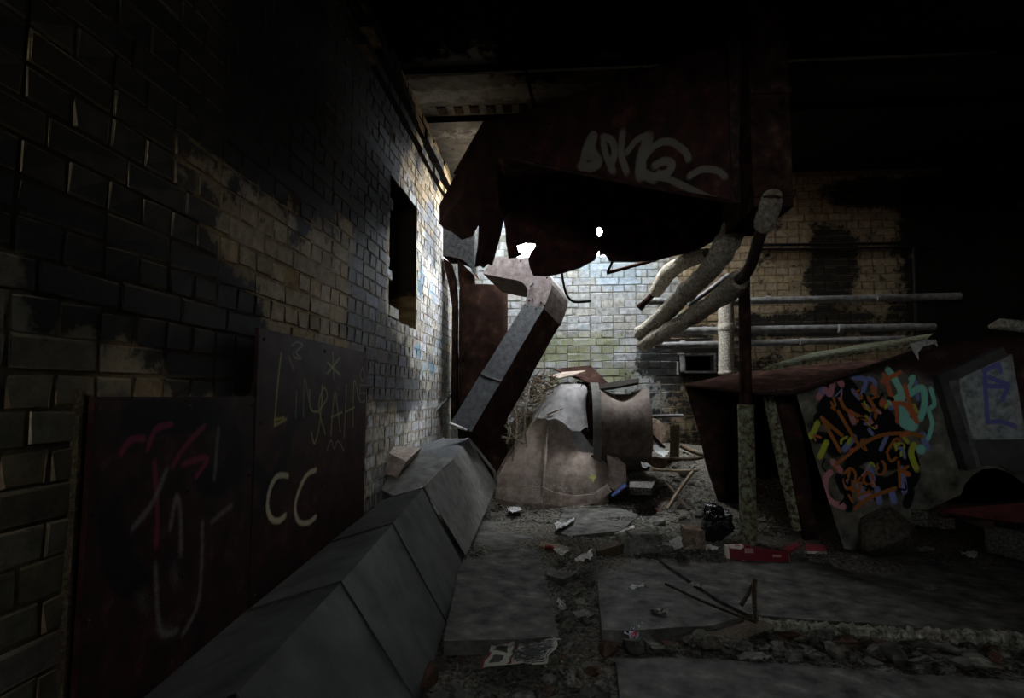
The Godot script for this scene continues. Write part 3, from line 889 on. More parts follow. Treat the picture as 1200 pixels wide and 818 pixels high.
		tube(s, [ql + Vector3(0, 0.004, 0.01), qt + Vector3(0, 0.004, 0.01), qr + Vector3(0.003, 0.003, 0.01)], [0.004], 5)
		put(s, "seam", M.zinc_dark, f)
	# its far length, broken off and turned up
	var e := thing("broken_duct_end", "crumpled grey end of the floor duct, turned up beneath the bent duct", "duct", at(510, 580, 3.7))
	var apex := at(531, 538, 3.7)
	var right_face := [[at(496, 571, 3.1), apex], [at(549, 514, 4.5), apex]]
	s = surf()
	dented(s, at(497, 570, 3.12), apex, at(546, 652, 3.12), at(571, 594, 4.1), 8, 8, 0.008, Vector3(0.8, 0.5, 0.2))
	put(s, "side_panel", M.zinc_mid, e)
	s = surf()
	dented(s, apex, at(549, 514, 4.5), at(571, 594, 4.1), at(582, 568, 4.55), 8, 8, 0.008, Vector3(0.8, 0.5, 0.2))
	put(s, "side_panel", M.zinc_mid, e)
	s = surf()
	dented(s, at(473, 588, 3.02), at(447, 574, 3.25), apex, at(472, 529, 3.75), 8, 8, 0.010, Vector3(-0.3, 1, 0.2))
	put(s, "top_panel", M.zinc_mid, e)
	s = surf()
	dented(s, apex, at(472, 529, 3.75), at(549, 514, 4.5), at(518, 514, 4.5), 8, 8, 0.012, Vector3(-0.3, 1, 0.2))
	put(s, "top_panel", M.duct_grey, e)
	s = surf()
	plate(s, [at(497, 570, 3.11), at(473, 587, 3.01), at(447, 574, 3.25), at(449, 590, 3.25), at(474, 600, 3.02), at(505, 586, 3.1)], Vector3(0, 0, -0.02))
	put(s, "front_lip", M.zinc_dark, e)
	s = surf()
	tube(s, [at(549, 514, 4.48), at(566, 535, 4.5), at(579, 552, 4.52), at(582, 568, 4.53)], [0.012], 6)
	put(s, "rim", M.zinc, e)
	s = surf()
	tube(s, [at(518, 514, 4.48), at(527, 520, 4.47), at(536, 520, 4.46), at(549, 514, 4.48)], [0.012], 6)
	put(s, "rim", M.zinc, e)
	# rusted carton-like box between it and the wall
	s = surf()
	hexa(s, [at(452, 556, 3.45), at(466, 560, 3.4), at(476, 541, 3.4), at(456, 531, 3.45), at(462, 548, 3.75), at(482, 548, 3.7), at(494, 524, 3.75), at(462, 523, 3.75)])
	tag(put(s, "rusty_box", M.cowl), "small rusty box wedged between the left wall and the broken duct end", "box")

	# dark cylindrical flue in the back left corner
	var c := at(566, 480, 5.35)
	c.y = 0.1
	var fl := thing("corner_flue", "dark rusty cylindrical flue standing in the back left corner", "flue", c)
	var ytop := at(566, 338, 5.35).y
	s = surf()
	tube(s, [c, Vector3(c.x, ytop - 0.03, c.z), Vector3(c.x, ytop, c.z)], [0.225, 0.225, 0.215], 24)
	put(s, "shell", M.rust, fl)
	for y in [0.55, 1.15]:
		s = surf()
		tube(s, [Vector3(c.x, y, c.z), Vector3(c.x, y + 0.04, c.z)], [0.232], 24)
		put(s, "band", M.rust, fl)
	# grey sheet cowl over it with an arched lower edge, and its two narrow legs
	var cw := thing("arched_cowl", "bluish grey sheet cowl with an arched lower edge, between wall and hood", "cowl", at(540, 310, 5.2))
	var lip := []
	for q in [[519, 300], [527, 300.5], [535, 302], [542, 304.5], [548, 309], [552, 315], [555, 322]]: lip.append(at(q[0], q[1], 5.2))
	var pts := lip.duplicate()
	pts.append(at(556, 300, 5.2)); pts.append(at(554, 262, 5.2)); pts.append(at(519, 258, 5.2))
	s = surf()
	plate(s, pts, Vector3(0.02, 0, -0.012))
	put(s, "apron", M.duct_grey, cw)
	s = surf()
	for k in lip.size() - 1:
		quad(s, lip[k], lip[k + 1], lip[k + 1] + Vector3(0.02, 0, -0.3), lip[k] + Vector3(0.02, 0, -0.3), Vector3.DOWN)
	put(s, "arch", M.rust, cw)
	s = surf()
	plate(s, [at(519, 302, 5.25), at(528, 308, 5.25), at(533, 325, 5.25), at(535, 350, 5.25), at(535, 500, 5.25), at(528, 500, 5.25), at(530, 360, 5.25), at(526, 335, 5.25)], Vector3(0, 0, -0.1))
	put(s, "leg", M.rust, cw)
	s = surf()
	plate(s, [at(536, 304, 5.24), at(555, 322, 5.24), at(556, 345, 5.24), at(540, 345, 5.24), at(537, 325, 5.24)], Vector3(0, 0, -0.1))
	put(s, "leg", M.rust, cw)
	# stick leaning on the wall
	s = surf()
	tube(s, [at(507, 486, 5.0), at(531, 460, 5.45)], [0.013, 0.017], 7)
	tag(put(s, "short_pipe", M.pipe_grey), "short pale pipe poking out between the left wall and the flue", "pipe")

func dented(s: SurfaceTool, a0: Vector3, a1: Vector3, b0: Vector3, b1: Vector3, n: int, m: int, amount: float, out: Vector3) -> void:
	# a slightly buckled sheet spanning four corners: a0-a1 one edge, b0-b1 the other
	var g := []
	for i in n + 1:
		var row := []
		for k in m + 1:
			var u := float(i) / n; var v := float(k) / m
			var p := a0.lerp(a1, u).lerp(b0.lerp(b1, u), v)
			var e := minf(minf(u, 1.0 - u), minf(v, 1.0 - v))
			p += out.normalized() * amount * (sin(u * 7.0 + v * 5.0 + a0.z * 9.0) + rng.randf_range(-0.5, 0.5)) * clampf(e * 6.0, 0.0, 1.0)
			row.append(p)
		g.append(row)
	s.set_smooth_group(0)
	for i in n:
		for k in m:
			quad(s, g[i][k], g[i + 1][k], g[i + 1][k + 1], g[i][k + 1], out)
	s.set_smooth_group(-1)

# ------------------------------------------------------------------ crumpled cowl and drum
func superring(cx: float, y: float, cd: float, rx: float, rd: float, n: float, seg: int, tilt := 0.0, wob := 0.0) -> Array:
	var r := []
	for i in seg:
		var a := TAU * i / seg
		var c := cos(a); var si := sin(a)
		var k := pow(pow(absf(c), n) + pow(absf(si), n), -1.0 / n)
		var x := c * k * rx
		var d := si * k * rd
		r.append(Vector3(cx + x + rng.randf_range(-wob, wob), y + tilt * x - tilt * 0.6 * d + rng.randf_range(-wob, wob), -(cd + d) + rng.randf_range(-wob, wob)))
	return r

func build_cowl_and_drum() -> void:
	var seg := 32
	var t := thing("crumpled_cowl", "crumpled brown sheet metal cowl with a round pipe top, on the rubble", "cowl", Vector3(0, 0.0, -5.0))
	var rows := []   # pixel extents at given heights turned into rings
	for q in [[590, 580, 712, 0.43, 5.0], [574, 580, 714, 0.42, 5.0], [556, 582, 714, 0.39, 4.5], [541, 590, 713, 0.35, 3.6], [533, 595, 706, 0.325, 3.2], [523, 602, 692, 0.295, 3.0], [508, 613, 681, 0.26, 2.6], [496, 622, 677, 0.225, 2.3], [484, 631, 676, 0.19, 2.1]]:
		var a := at(q[1], q[0], 4.9); var b := at(q[2], q[0], 4.9)
		rows.append(superring((a.x + b.x) / 2.0, a.y, 5.02, (b.x - a.x) / 2.0, q[3], q[4], seg, 0.0, 0.006))
	for i in seg: rows[0][i].y = ground(rows[0][i].x, -rows[0][i].z) - 0.02 if sin(TAU * i / seg) > 0.3 else rows[0][i].y
	var s := surf()
	s.set_smooth_group(0)
	var skip := {}
	loft(s, rows, false, skip)
	put(s, "body", M.cowl, t)
	s = surf()
	s.set_smooth_group(0)
	# the pipe's lower edge is torn and overhangs the body
	var hem := []
	var low := at(650, 490, 4.9)
	var hl := at(623, 490, 4.9); var hr := at(690, 490, 4.9)
	for p in superring((hl.x + hr.x) / 2.0, low.y, 4.99, (hr.x - hl.x) / 2.0, 0.265, 2.2, seg): hem.append(p + Vector3(0, -0.10 * clampf((p.x + 0.02) * 5.0, 0.0, 1.0) + rng.randf_range(-0.035, 0.03), 0))
	var up := [hem]
	for q in [[477, 634, 687, 0.205, 5.03], [466, 642, 688, 0.18, 5.06], [456, 650, 690, 0.16, 5.12], [450, 657, 689, 0.12, 5.2], [448, 664, 686, 0.06, 5.26]]:
		var a := at(q[1], q[0], 4.9); var b := at(q[2], q[0], 4.9)
		up.append(superring((a.x + b.x) / 2.0, a.y, q[4], (b.x - a.x) / 2.0, q[3], 2.0, seg, -0.12, 0.004))
	loft(s, up, false)
	var last: Array = up[-1]
	var mid := Vector3.ZERO
	for p in last: mid += p / seg
	for i in seg: tri(s, mid, last[i], last[(i + 1) % seg], Vector3.UP)
	put(s, "pipe_top", M.cowl_grey, t)
	s = surf()   # skirt fold and standing seam
	var zf := 4.70
	tube(s, curve([at(641, 487, 4.80), at(640, 520, 4.72), at(637, 556, 4.59), at(634, 589, 4.56)], 4), [0.013], 6)
	put(s, "seam", M.cowl, t)
	s = surf()
	plate(s, [at(581, 571, 4.58), at(606, 573, 4.56), at(633, 570, 4.56), at(634, 591, 4.52), at(600, 588, 4.53), at(581, 584, 4.56)], Vector3(0, 0, -0.01))
	put(s, "skirt", M.cowl, t)
	s = surf()
	plate(s, [at(635, 570, 4.53), at(650, 577, 4.51), at(672, 581, 4.51), at(696, 579, 4.52), at(712, 567, 4.56), at(717, 576, 4.56), at(702, 588, 4.51), at(680, 593, 4.49), at(656, 594, 4.48), at(636, 590, 4.50)], Vector3(0, 0, -0.01))
	put(s, "skirt", M.cowl, t)
	s = surf()   # flap bent out to the right
	plate(s, [at(711, 533, 4.75), at(724, 537, 4.7), at(733, 545, 4.7), at(734, 570, 4.7), at(724, 580, 4.68), at(714, 570, 4.7)], Vector3(0.004, 0, -0.01))
	put(s, "flap", M.cowl, t)
	s = surf()   # lobe of torn sheet on the shoulder
	plate(s, [at(672, 505, 4.74), at(680, 505, 4.76), at(690, 518, 4.78), at(697, 531, 4.8), at(693, 534, 4.8), at(682, 530, 4.75), at(672, 522, 4.73)], Vector3(0, 0, -0.008))
	put(s, "torn_lobe", M.zinc, t)
	s = surf()
	tube(s, [at(641, 486, 4.77), at(650, 482, 4.77), at(660, 478, 4.79)], [0.012, 0.009, 0.006], 6)
	put(s, "bracket", M.cowl, t)

	# drum: a length of wide round duct on its side with a flange and a dented top
	var c := at(729, 502, 5.05)
	var dr := thing("dented_drum", "brown round duct section on its side with a dented torn top", "drum", Vector3(c.x, 0.2, c.z))
	s = surf()
	s.set_smooth_group(0)
	var rings := []
	for k in 9:
		var x := lerpf(at(700, 500, 5.05).x, at(757, 500, 5.05).x, k / 8.0)
		var ring := []
		for i in 32:
			var a := TAU * i / 32
			var r := 0.345 + (0.006 if k == 8 or k == 7 else 0.0)
			var dent := maxf(0.0, 1.0 - absf(wrapf(a - 1.35, -PI, PI)) / 0.75) * maxf(0.0, 1.0 - absf(k / 8.0 - 0.5) / 0.5)
			r -= 0.15 * dent
			ring.append(Vector3(x + rng.randf_range(-0.004, 0.004), c.y + sin(a) * r, c.z + cos(a) * r))
		rings.append(ring)
	skip = {}
	for q in [[3, 8], [4, 8], [4, 9], [3, 9], [5, 8], [5, 9], [2, 9], [2, 10], [3, 10], [4, 10], [5, 10], [1, 9], [6, 9]]: skip[q[0] * 1000 + q[1]] = true
	loft(s, rings, false, skip)
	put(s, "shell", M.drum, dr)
	s = surf()
	s.set_smooth_group(0)
	var fr := []
	for q in [[692, 0.345], [692, 0.385], [701, 0.385], [701, 0.345], [692, 0.345]]:
		var x := at(q[0], 500, 5.05).x
		var ring := []
		for i in 32: ring.append(Vector3(x, c.y + sin(TAU * i / 32) * q[1], c.z + cos(TAU * i / 32) * q[1]))
		fr.append(ring)
	loft(s, fr, false)
	put(s, "flange", M.zinc_mid, dr)
	s = surf()
	tube(s, [at(757, 488, 4.95), at(764, 488, 4.95)], [0.035, 0.03], 10)
	put(s, "boss", M.zinc, dr)
	for k in 8:
		s = surf()
		var a := TAU * k / 8 + 0.2
		var b := Vector3(at(692, 500, 5.05).x, c.y + sin(a) * 0.365, c.z + cos(a) * 0.365)
		tube(s, [b - Vector3(0.015, 0, 0), b + Vector3(0.07, 0, 0)], [0.011], 6)
		put(s, "bolt", M.rust_light, dr)
	s = surf()
	tube(s, [at(763, 488, 5.0), at(800, 487, 5.1)], [0.014], 8)
	tag(put(s, "thin_pipe", M.pipe_grey), "thin pale pipe running right from the dented drum", "pipe")
	# loose sheet on top of the heap, and an added plate below it
	s = surf()
	plate(s, [at(648, 432, 5.5), at(692, 428, 5.5), at(713, 449, 5.3), at(700, 452, 5.2), at(680, 444, 5.2), at(664, 438, 5.3)], Vector3(0.0, -0.012, 0))
	var bs := thing("bent_sheet", "bent dark rusty metal sheet on top of the crumpled cowl, with an added backing plate", "sheet", at(680, 440, 5.3))
	put(s, "flat_sheet", M.rust, bs)
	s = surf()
	plate(s, [at(676, 447, 5.32), at(706, 449, 5.32), at(704, 500, 5.36), at(699, 545, 5.4), at(676, 545, 5.4), at(674, 500, 5.36)], Vector3(0, 0, -0.01))  # plate added behind the gap beside the drum to make it dark
	put(s, "added_gap_plate", M.rust, bs)
	s = surf()
	plate(s, [at(697, 451, 5.1), at(722, 447, 5.1), at(749, 443, 5.1), at(748, 448, 5.0), at(722, 453, 5.0), at(700, 456, 5.0)], Vector3(0.0, -0.02, 0))
	tag(put(s, "charred_plank", M.char), "charred plank lying across the top of the dented drum", "plank")
	s = surf()
	plate(s, [at(641, 441, 5.2), at(660, 436, 5.3), at(686, 434, 5.3), at(676, 438, 5.2), at(655, 443, 5.1), at(648, 441, 5.1)], Vector3(0, -0.01, 0))
	tag(put(s, "rusty_sheet", M.cowl), "thin pale rusty sheet strip beneath the bent dark sheet", "sheet")

# ------------------------------------------------------------------ pipes
func pipe(called: String, label: String, px: Array, radii: Array, m: Material, rough := 0.0, seg := 12, each := 5) -> Node3D:
	var pts := []
	for q in px: pts.append(at(q[0], q[1], q[2]))
	var path := curve(pts, each)
	var rr := []
	for i in path.size():
		var f := float(i) / (path.size() - 1) * (radii.size() - 1)
		var k := mini(int(f), radii.size() - 2) if radii.size() > 1 else 0
		rr.append(lerpf(radii[k], radii[mini(k + 1, radii.size() - 1)], f - k))
	var s := surf()
	tube(s, path, rr, seg, rough)
	var t := thing(called, label, "pipe", pts[-1])
	put(s, "casing", m, t)
	return t

func collar(t: Node3D, a: Vector3, dir: Vector3, r: float, half: float, m: Material, called := "collar") -> void:
	var s := surf()
	dir = dir.normalized()
	tube(s, [a - dir * half, a - dir * half * 0.6, a + dir * half * 0.6, a + dir * half], [r * 0.92, r, r, r * 0.92], 12)
	put(s, called, m, t)

func build_pipes() -> void:
	var t := pipe("lagged_pipe", "lagged pipe with a rounded upper end beside the black shaft", [[866, 329, 3.45], [846, 347, 3.7], [815, 368, 4.1], [783, 387, 4.5], [752, 405, 4.9]], [0.058, 0.064, 0.055, 0.060, 0.056, 0.062, 0.05], M.lagging, 0.13, 14, 8)
	var s0 := surf()
	tube(s0, curve([at(905, 232, 2.85), at(900, 250, 2.92), at(893, 268, 3.0)], 6), [0.046, 0.05, 0.049, 0.05, 0.052, 0.051, 0.05, 0.052, 0.05, 0.051, 0.048, 0.044, 0.036], 14, 0.05)
	put(s0, "upper_lagging", M.lagging, t)
	s0 = surf()
	tube(s0, curve([at(894, 265, 2.98), at(884, 298, 3.15), at(876, 318, 3.3), at(862, 332, 3.5)], 5), [0.03], 12, 0.06)
	put(s0, "bare_pipe", M.rust_light, t)
	var s := surf()
	var e := at(905, 232, 2.85)
	for k in 1:
		tube(s, [e, e + Vector3(0.004, 0.022, 0), e + Vector3(0.006, 0.036, 0), e + Vector3(0.006, 0.042, 0)], [0.046, 0.042, 0.026, 0.005], 14)
	put(s, "end_cap", M.lagging, t)
	for q in [[864, 330, 3.47, 0.062], [815, 368, 4.1, 0.065]]:
		collar(t, at(q[0], q[1], q[2]), at(q[0] - 10, q[1] + 6, q[2] + 0.1) - at(q[0], q[1], q[2]), q[3], 0.03, M.lagging_pale)
	t = pipe("lagged_pipe", "thickest lagged pipe, curving down from under the hood", [[872, 245, 3.5], [857, 275, 3.55], [835, 312, 3.75], [805, 342, 4.1], [778, 369, 4.5], [751, 391, 4.9]], [0.075, 0.075, 0.072, 0.066, 0.060, 0.066, 0.058, 0.064], M.lagging, 0.11, 14, 8)
	collar(t, at(805, 342, 4.1), at(778, 369, 4.5) - at(835, 312, 3.75), 0.075, 0.03, M.lagging)
	t = pipe("lagged_pipe", "short lagged pipe ending in a bare stub over the white wall", [[830, 298, 4.3], [805, 306, 4.5], [786, 317, 4.7], [776, 330, 4.85], [768, 343, 5.0]], [0.05, 0.055, 0.065, 0.065, 0.05], M.lagging, 0.05, 14, 6)
	s = surf()
	tube(s, [at(768, 342, 5.0), at(751, 359, 5.3)], [0.026], 10)
	put(s, "bare_stub", M.rust, t)
	collar(t, at(751, 359, 5.3), at(749, 361, 5.3) - at(753, 357, 5.28), 0.034, 0.02, M.rust)
	pipe("thin_pipe", "thin bright pipe rising behind the lagged pipes", [[806, 358, 4.9], [830, 341, 4.9], [854, 322, 4.9]], [0.02], M.pipe_grey, 0.02, 10, 3)
	# straight pipes along the back wall
	t = pipe("wall_pipe", "topmost of the three long pipes along the back wall", [[757, 353, 5.58], [870, 353, 5.58], [1125, 347, 5.62]], [0.034], M.pipe_grey, 0.01, 12, 2)
	for x in [900, 1030]: collar(t, at(x, 352.5 - (x - 870) * 0.023, 5.59), Vector3.RIGHT, 0.041, 0.025, M.pipe_grey)
	t = pipe("wall_pipe", "middle one of the three long pipes along the back wall", [[794, 388, 5.56], [900, 386, 5.58], [1095, 383, 5.62]], [0.034], M.pipe_grey, 0.01, 12, 2)
	for x in [826, 985]: collar(t, at(x, 387 - (x - 870) * 0.015, 5.57), Vector3.RIGHT, 0.041, 0.025, M.pipe_grey)
	t = pipe("wall_pipe", "lowest of the three long pipes along the back wall", [[766, 405, 5.5], [900, 402, 5.53], [1060, 397, 5.58]], [0.030], M.pipe_grey, 0.01, 12, 2)
	for x in [800, 940]: collar(t, at(x, 404 - (x - 800) * 0.022, 5.52), Vector3.RIGHT, 0.037, 0.025, M.pipe_grey)
	pipe("conduit", "upper thin black conduit along the bare brick wall", [[880, 287, 5.76], [1000, 286, 5.76], [1115, 284, 5.76]], [0.016], M.pipe_black, 0.0, 8, 2)
	pipe("conduit", "lower thin black conduit along the bare brick wall", [[880, 292, 5.75], [1000, 291, 5.75], [1115, 289, 5.75]], [0.014], M.pipe_black, 0.0, 8, 2)
	pipe("conduit", "upright thin black conduit on the bare brick wall", [[1071, 290, 5.74], [1074, 392, 5.74]], [0.015], M.pipe_black, 0.0, 8, 1)
	# upright lagged pipe
	t = pipe("lagged_riser", "pale upright lagged pipe with cracked covering in front of the wall pipes", [[851, 345, 5.47], [851, 384, 5.46], [851, 439, 5.46]], [0.066, 0.070, 0.066], M.lagging_pale, 0.05, 14, 5)
	collar(t, at(851, 384, 5.46), Vector3.UP, 0.078, 0.035, M.lagging_pale)
	collar(t, at(851, 437, 5.46), Vector3.UP, 0.074, 0.015, M.lagging)
	# standing pole: rusty above, flaking green paint below
	var foot := at(877, 637, 3.6)
	foot.y = ground(foot.x, 3.6) - 0.01
	var po := thing("standing_pole", "upright steel pole with flaking green paint below and rust above", "pole", foot)
	var knee := at(874, 478, 3.6)
	s = surf()
	tube(s, [foot, foot.lerp(knee, 0.5), knee], [0.048, 0.047, 0.046], 14, 0.015)
	put(s, "lower_tube", M.pole_paint, po)
	s = surf()
	tube(s, [knee - Vector3(0, 0.01, 0), at(872, 322, 3.6)], [0.036, 0.034], 12)
	put(s, "upper_tube", M.rust, po)
	collar(po, knee, Vector3.UP, 0.049, 0.02, M.pole_paint)
	# bent conduit hook in front of the white wall
	pipe("bent_conduit", "thin black hook-shaped conduit hanging before the white brick wall", [[658, 315, 4.62], [660, 330, 4.62], [664, 345, 4.62], [671, 353, 4.62], [680, 354, 4.62], [692, 353, 4.62]], [0.009], M.black, 0.0, 8, 4)
	var br := thing("angle_bracket", "black V-shaped angle bracket under the hood's back edge", "bracket", at(712, 320, 4.7))
	s = surf(); tube(s, [at(718, 306, 4.64), at(712, 319, 4.7)], [0.012], 4); put(s, "arm", M.rust, br)
	s = surf(); tube(s, [at(711, 320, 4.7), at(770, 304, 4.6)], [0.014], 4); put(s, "arm", M.rust, br)
	# little open box on the wall
	var bx := thing("wall_box", "small open black box with a pale metal frame, under the wall pipes", "box", at(817, 438, 5.7))
	var a := at(800, 414, 5.62); var b := at(839, 437, 5.62)
	for q in [[a.x, b.y, b.x, b.y + 0.018], [a.x, a.y - 0.018, b.x, a.y], [a.x, b.y, a.x + 0.018, a.y], [b.x - 0.018, b.y, b.x, a.y]]:
		s = surf(); box(s, Vector3(q[0], q[1], -5.76), Vector3(q[2], q[3], -5.60)); put(s, "frame_bar", M.pipe_grey, bx)
	s = surf(); box(s, Vector3(a.x, b.y, -5.79), Vector3(b.x, a.y, -5.765)); put(s, "back_plate", M.black, bx)
	s = surf(); tube(s, [at(795, 424, 5.6), at(795, 439, 5.6)], [0.016], 8); put(s, "hinge_pin", M.pipe_grey, bx)
	s = surf(); tube(s, [at(794, 415, 5.6), at(801, 415, 5.6)], [0.01], 6); put(s, "hinge", M.pipe_grey, bx)

# ------------------------------------------------------------------ steel bin on the right
func build_bin() -> void:
	var bd := func(x: float, back := 0.0) -> float: return lerpf(3.6, 3.3, (x - 932.0) / 268.0) + back
	var im := painted_ground(1012, 956, T.concrete, 0.6)
	for y in im.get_height():
		for x in im.get_width():
			var c := im.get_pixel(x, y)
			im.set_pixel(x, y, Color(c.r * 0.82, c.g * 0.80, c.b * 0.74))
	var P := func(a: Array) -> Array:
		var r := []
		for k in range(0, a.size(), 2): r.append(Vector2((10.0 + a[k] / 4.09) * 3.75, (25.0 + a[k + 1] / 4.09) * 3.75))
		return r
	# old dark red paint left along the top
	for st in [[-20, 60, 120, 30, 300, -20, 500, -60, 760, -80, 1100, -90], [560, -20, 640, 40, 760, 0, 1100, 0], [260, 30, 420, 20, 560, 10]]:
		spray(im, P.call(st), 62, Color(0.022, 0.006, 0.006, 0.9), 0.9, 0.2)
	for st in [[900, 60, 1000, 200, 1060, 420], [980, 20, 1080, 200]]:
		spray(im, P.call(st), 60, Color(0.02, 0.006, 0.006, 0.8), 0.9, 0.2)
	var black := Color(0.004, 0.004, 0.004)
	var violet := Color(0.15, 0.18, 0.40)
	var pink := Color(0.42, 0.17, 0.19)
	var brown := Color(0.30, 0.105, 0.02)
	var orange := Color(0.44, 0.11, 0.035)
	var lime := Color(0.36, 0.38, 0.035)
	var mint := Color(0.20, 0.52, 0.42)
	for q in [[black, [[130, 150, 120, 260, 90, 290], [80, 380, 130, 380]], 24], [black, [[230, 130, 290, 210, 300, 260, 230, 330], [330, 330, 400, 300, 450, 330, 400, 400, 330, 430], [260, 470, 350, 430, 440, 470, 520, 430, 540, 520, 500, 570], [180, 230, 200, 330, 170, 430]], 38],
		[black, [[110, 240, 180, 300, 240, 420, 300, 330], [360, 200, 420, 260, 480, 330], [240, 520, 330, 560, 420, 580, 500, 540], [200, 160, 260, 240]], 30], [black, [[230, 560, 240, 700], [380, 640, 400, 560], [190, 560, 215, 620], [540, 600, 520, 660]], 18],
		[pink, [[90, 190, 120, 150, 150, 170, 165, 110, 190, 95, 210, 125], [160, 490, 200, 530], [150, 540, 125, 570, 125, 640, 160, 680, 215, 695], [255, 265, 270, 300]], 13], [pink, [[300, 640, 340, 640]], 16],
		[violet, [[270, 90, 330, 100, 310, 170], [345, 90, 375, 110, 370, 160], [265, 150, 300, 190], [570, 100, 580, 180], [400, 420, 430, 360], [330, 220, 350, 240], [345, 330, 360, 350]], 9],
		[violet, [[220, 430, 270, 370], [500, 500, 510, 600], [600, 340, 620, 400], [290, 590, 310, 640], [380, 600, 390, 660], [450, 610, 460, 650], [340, 500, 360, 560], [450, 220, 500, 200]], 14],
		[lime, [[85, 310, 60, 360, 45, 375], [130, 400, 95, 470], [560, 390, 545, 430, 570, 500]], 13], [lime, [[500, 340, 530, 380], [560, 210, 575, 240], [470, 390, 480, 420], [240, 400, 250, 380], [330, 270, 340, 290], [440, 200, 425, 225]], 8],
		[mint, [[440, 50, 470, 90, 500, 160, 450, 200], [540, 160, 600, 130, 610, 200, 590, 270]], 14], [mint, [[545, 90, 560, 88, 500, 200], [640, 130, 655, 200, 630, 230, 645, 290, 625, 360]], 9], [mint, [[520, 220, 515, 285, 555, 300]], 24], [mint, [[590, 408, 591, 410]], 19],
		[brown, [[200, 190, 230, 240, 320, 280, 350, 310], [105, 285, 200, 440], [105, 285, 210, 365], [190, 250, 290, 400, 310, 380], [180, 500, 310, 400, 420, 350, 540, 340, 600, 350], [270, 700, 350, 640, 470, 590], [340, 180, 380, 250, 350, 310], [300, 170, 330, 230, 390, 240]], 8],
		[brown, [[220, 540, 250, 515, 275, 540, 265, 590, 230, 610, 215, 570], [320, 540, 345, 530, 360, 560, 340, 585, 315, 570, 320, 540], [385, 490, 410, 475, 420, 510, 395, 530, 385, 490], [430, 430, 470, 370, 495, 380, 490, 430, 450, 470, 430, 430], [485, 470, 490, 590], [280, 640, 350, 610], [240, 640, 260, 670], [155, 210, 172, 245]], 6],
		[orange, [[470, 205, 520, 210, 575, 285], [520, 120, 540, 200, 575, 285], [420, 70, 460, 190, 480, 230, 482, 290], [410, 105, 500, 60]], 9], [orange, [[365, 130, 375, 160], [520, 520, 532, 524], [400, 190, 410, 215], [250, 250, 262, 262]], 11]]:
		for st in q[1]: spray(im, rounded(P.call(st)), q[2] * 1.2, q[0], 0.25, 0.12)
	for k in 46:   # short overlapping dabs between the letters
		var a := Vector2(rng.randf_range(90, 540), rng.randf_range(150, 660))
		var b := a + Vector2(rng.randf_range(-45, 45), rng.randf_range(-60, 60))
		var mid := (a + b) / 2.0 + Vector2(rng.randf_range(-22, 22), rng.randf_range(-22, 22))
		spray(im, rounded(P.call([a.x, a.y, mid.x, mid.y, b.x, b.y])), rng.randf_range(4, 9), [black, brown, violet, orange, black, lime, brown, black, pink][k % 9], 0.35, 0.15)
	var m := flat_mat("bin_front", im, 0.65)
	var corner := at(990, 643, 3.53)
	var t := thing("steel_bin", "large leaning steel bin covered in bright graffiti, with an open hatch", "bin", Vector3(1.9, 0, -3.6))
	var B := func(x: float, y: float, back := 0.0) -> Vector3: return at(x, y, bd.call(x, back))
	var o: Vector3 = B.call(930, 395)
	var s := surf()
	# lower edge with an arched opening
	var edge := [[932, 458], [1000, 436], [1090, 406], [1200, 394], [1330, 382], [1330, 590], [1199, 566], [1192, 560], [1180, 553], [1166, 549], [1152, 550], [1140, 557], [1131, 567], [1126, 580], [1090, 596], [1074, 612], [1040, 640], [990, 645], [978, 610], [950, 520]]
	var pts := []
	for q in edge: pts.append(B.call(q[0], q[1]))
	plate(s, pts, Vector3(0.01, 0, -0.02), [o, B.call(1200, 395) - o, B.call(930, 650) - o])
	put(s, "front_panel", m, t)
	# dark left end and back
	s = surf()
	plate(s, [at(803, 450, 4.4), at(836, 444, 4.4), at(870, 438, 4.4), at(990, 430, 4.45), at(1250, 400, 4.5), at(1250, 620, 4.5), at(990, 620, 4.5), at(845, 598, 4.4), at(836, 570, 4.4), at(828, 545, 4.4), at(818, 500, 4.4)], Vector3(0, 0, -0.02))
	put(s, "rear_panel", M.rust, t)
	s = surf()
	plate(s, [at(803, 450, 4.38), B.call(884, 460, -0.02), B.call(932, 456, -0.01), B.call(1090, 404, -0.01), B.call(1200, 393, -0.01), B.call(1330, 381, 0.0), at(1250, 399, 4.5), at(990, 429, 4.46), at(868, 436, 4.42)], Vector3(0, -0.015, 0))
	put(s, "top_panel", M.rust, t)
	s = surf()
	for k in 9:
		var x := 884.0 + k * 23.0
		tube(s, [B.call(x, 460 - maxf(0.0, k - 2) * 7.4, -0.03), B.call(x + 23, 460 - maxf(0.0, k - 1) * 7.4, -0.03)], [0.014 + rng.randf_range(0, 0.008)], 6, 0.2)
	put(s, "rusted_edge", M.rust_light, t)
	s = surf()
	plate(s, [at(897, 466, 3.75), at(907, 464, 3.75), at(920, 520, 3.72), at(934, 580, 3.68), at(941, 622, 3.66), at(932, 622, 3.66), at(915, 555, 3.7)], Vector3(0.0, 0, -0.04))
	put(s, "green_strut", M.pole_paint, t)
	s = surf()
	plate(s, [at(905, 462, 3.78), at(931, 458, 3.74), at(943, 520, 3.7), at(952, 580, 3.66), at(960, 632, 3.62), at(944, 634, 3.62), at(930, 570, 3.68), at(916, 505, 3.74)], Vector3(0.0, 0, -0.05))
	put(s, "rusty_strut", M.rust, t)
	# hatch: raised frame round a pale panel
	var fr := func(a: Array, called: String, mm: Material, front := -0.06, deep := 0.07) -> void:
		var q := []
		for k in range(0, a.size(), 2): q.append(B.call(a[k], a[k + 1], front))
		var ss := surf()
		plate(ss, q, Vector3(0, 0, -deep))
		put(ss, called, mm, t)
	fr.call([1100, 440, 1176, 407, 1182, 417, 1121, 445, 1110, 447], "hatch_frame", M.zinc_dark)
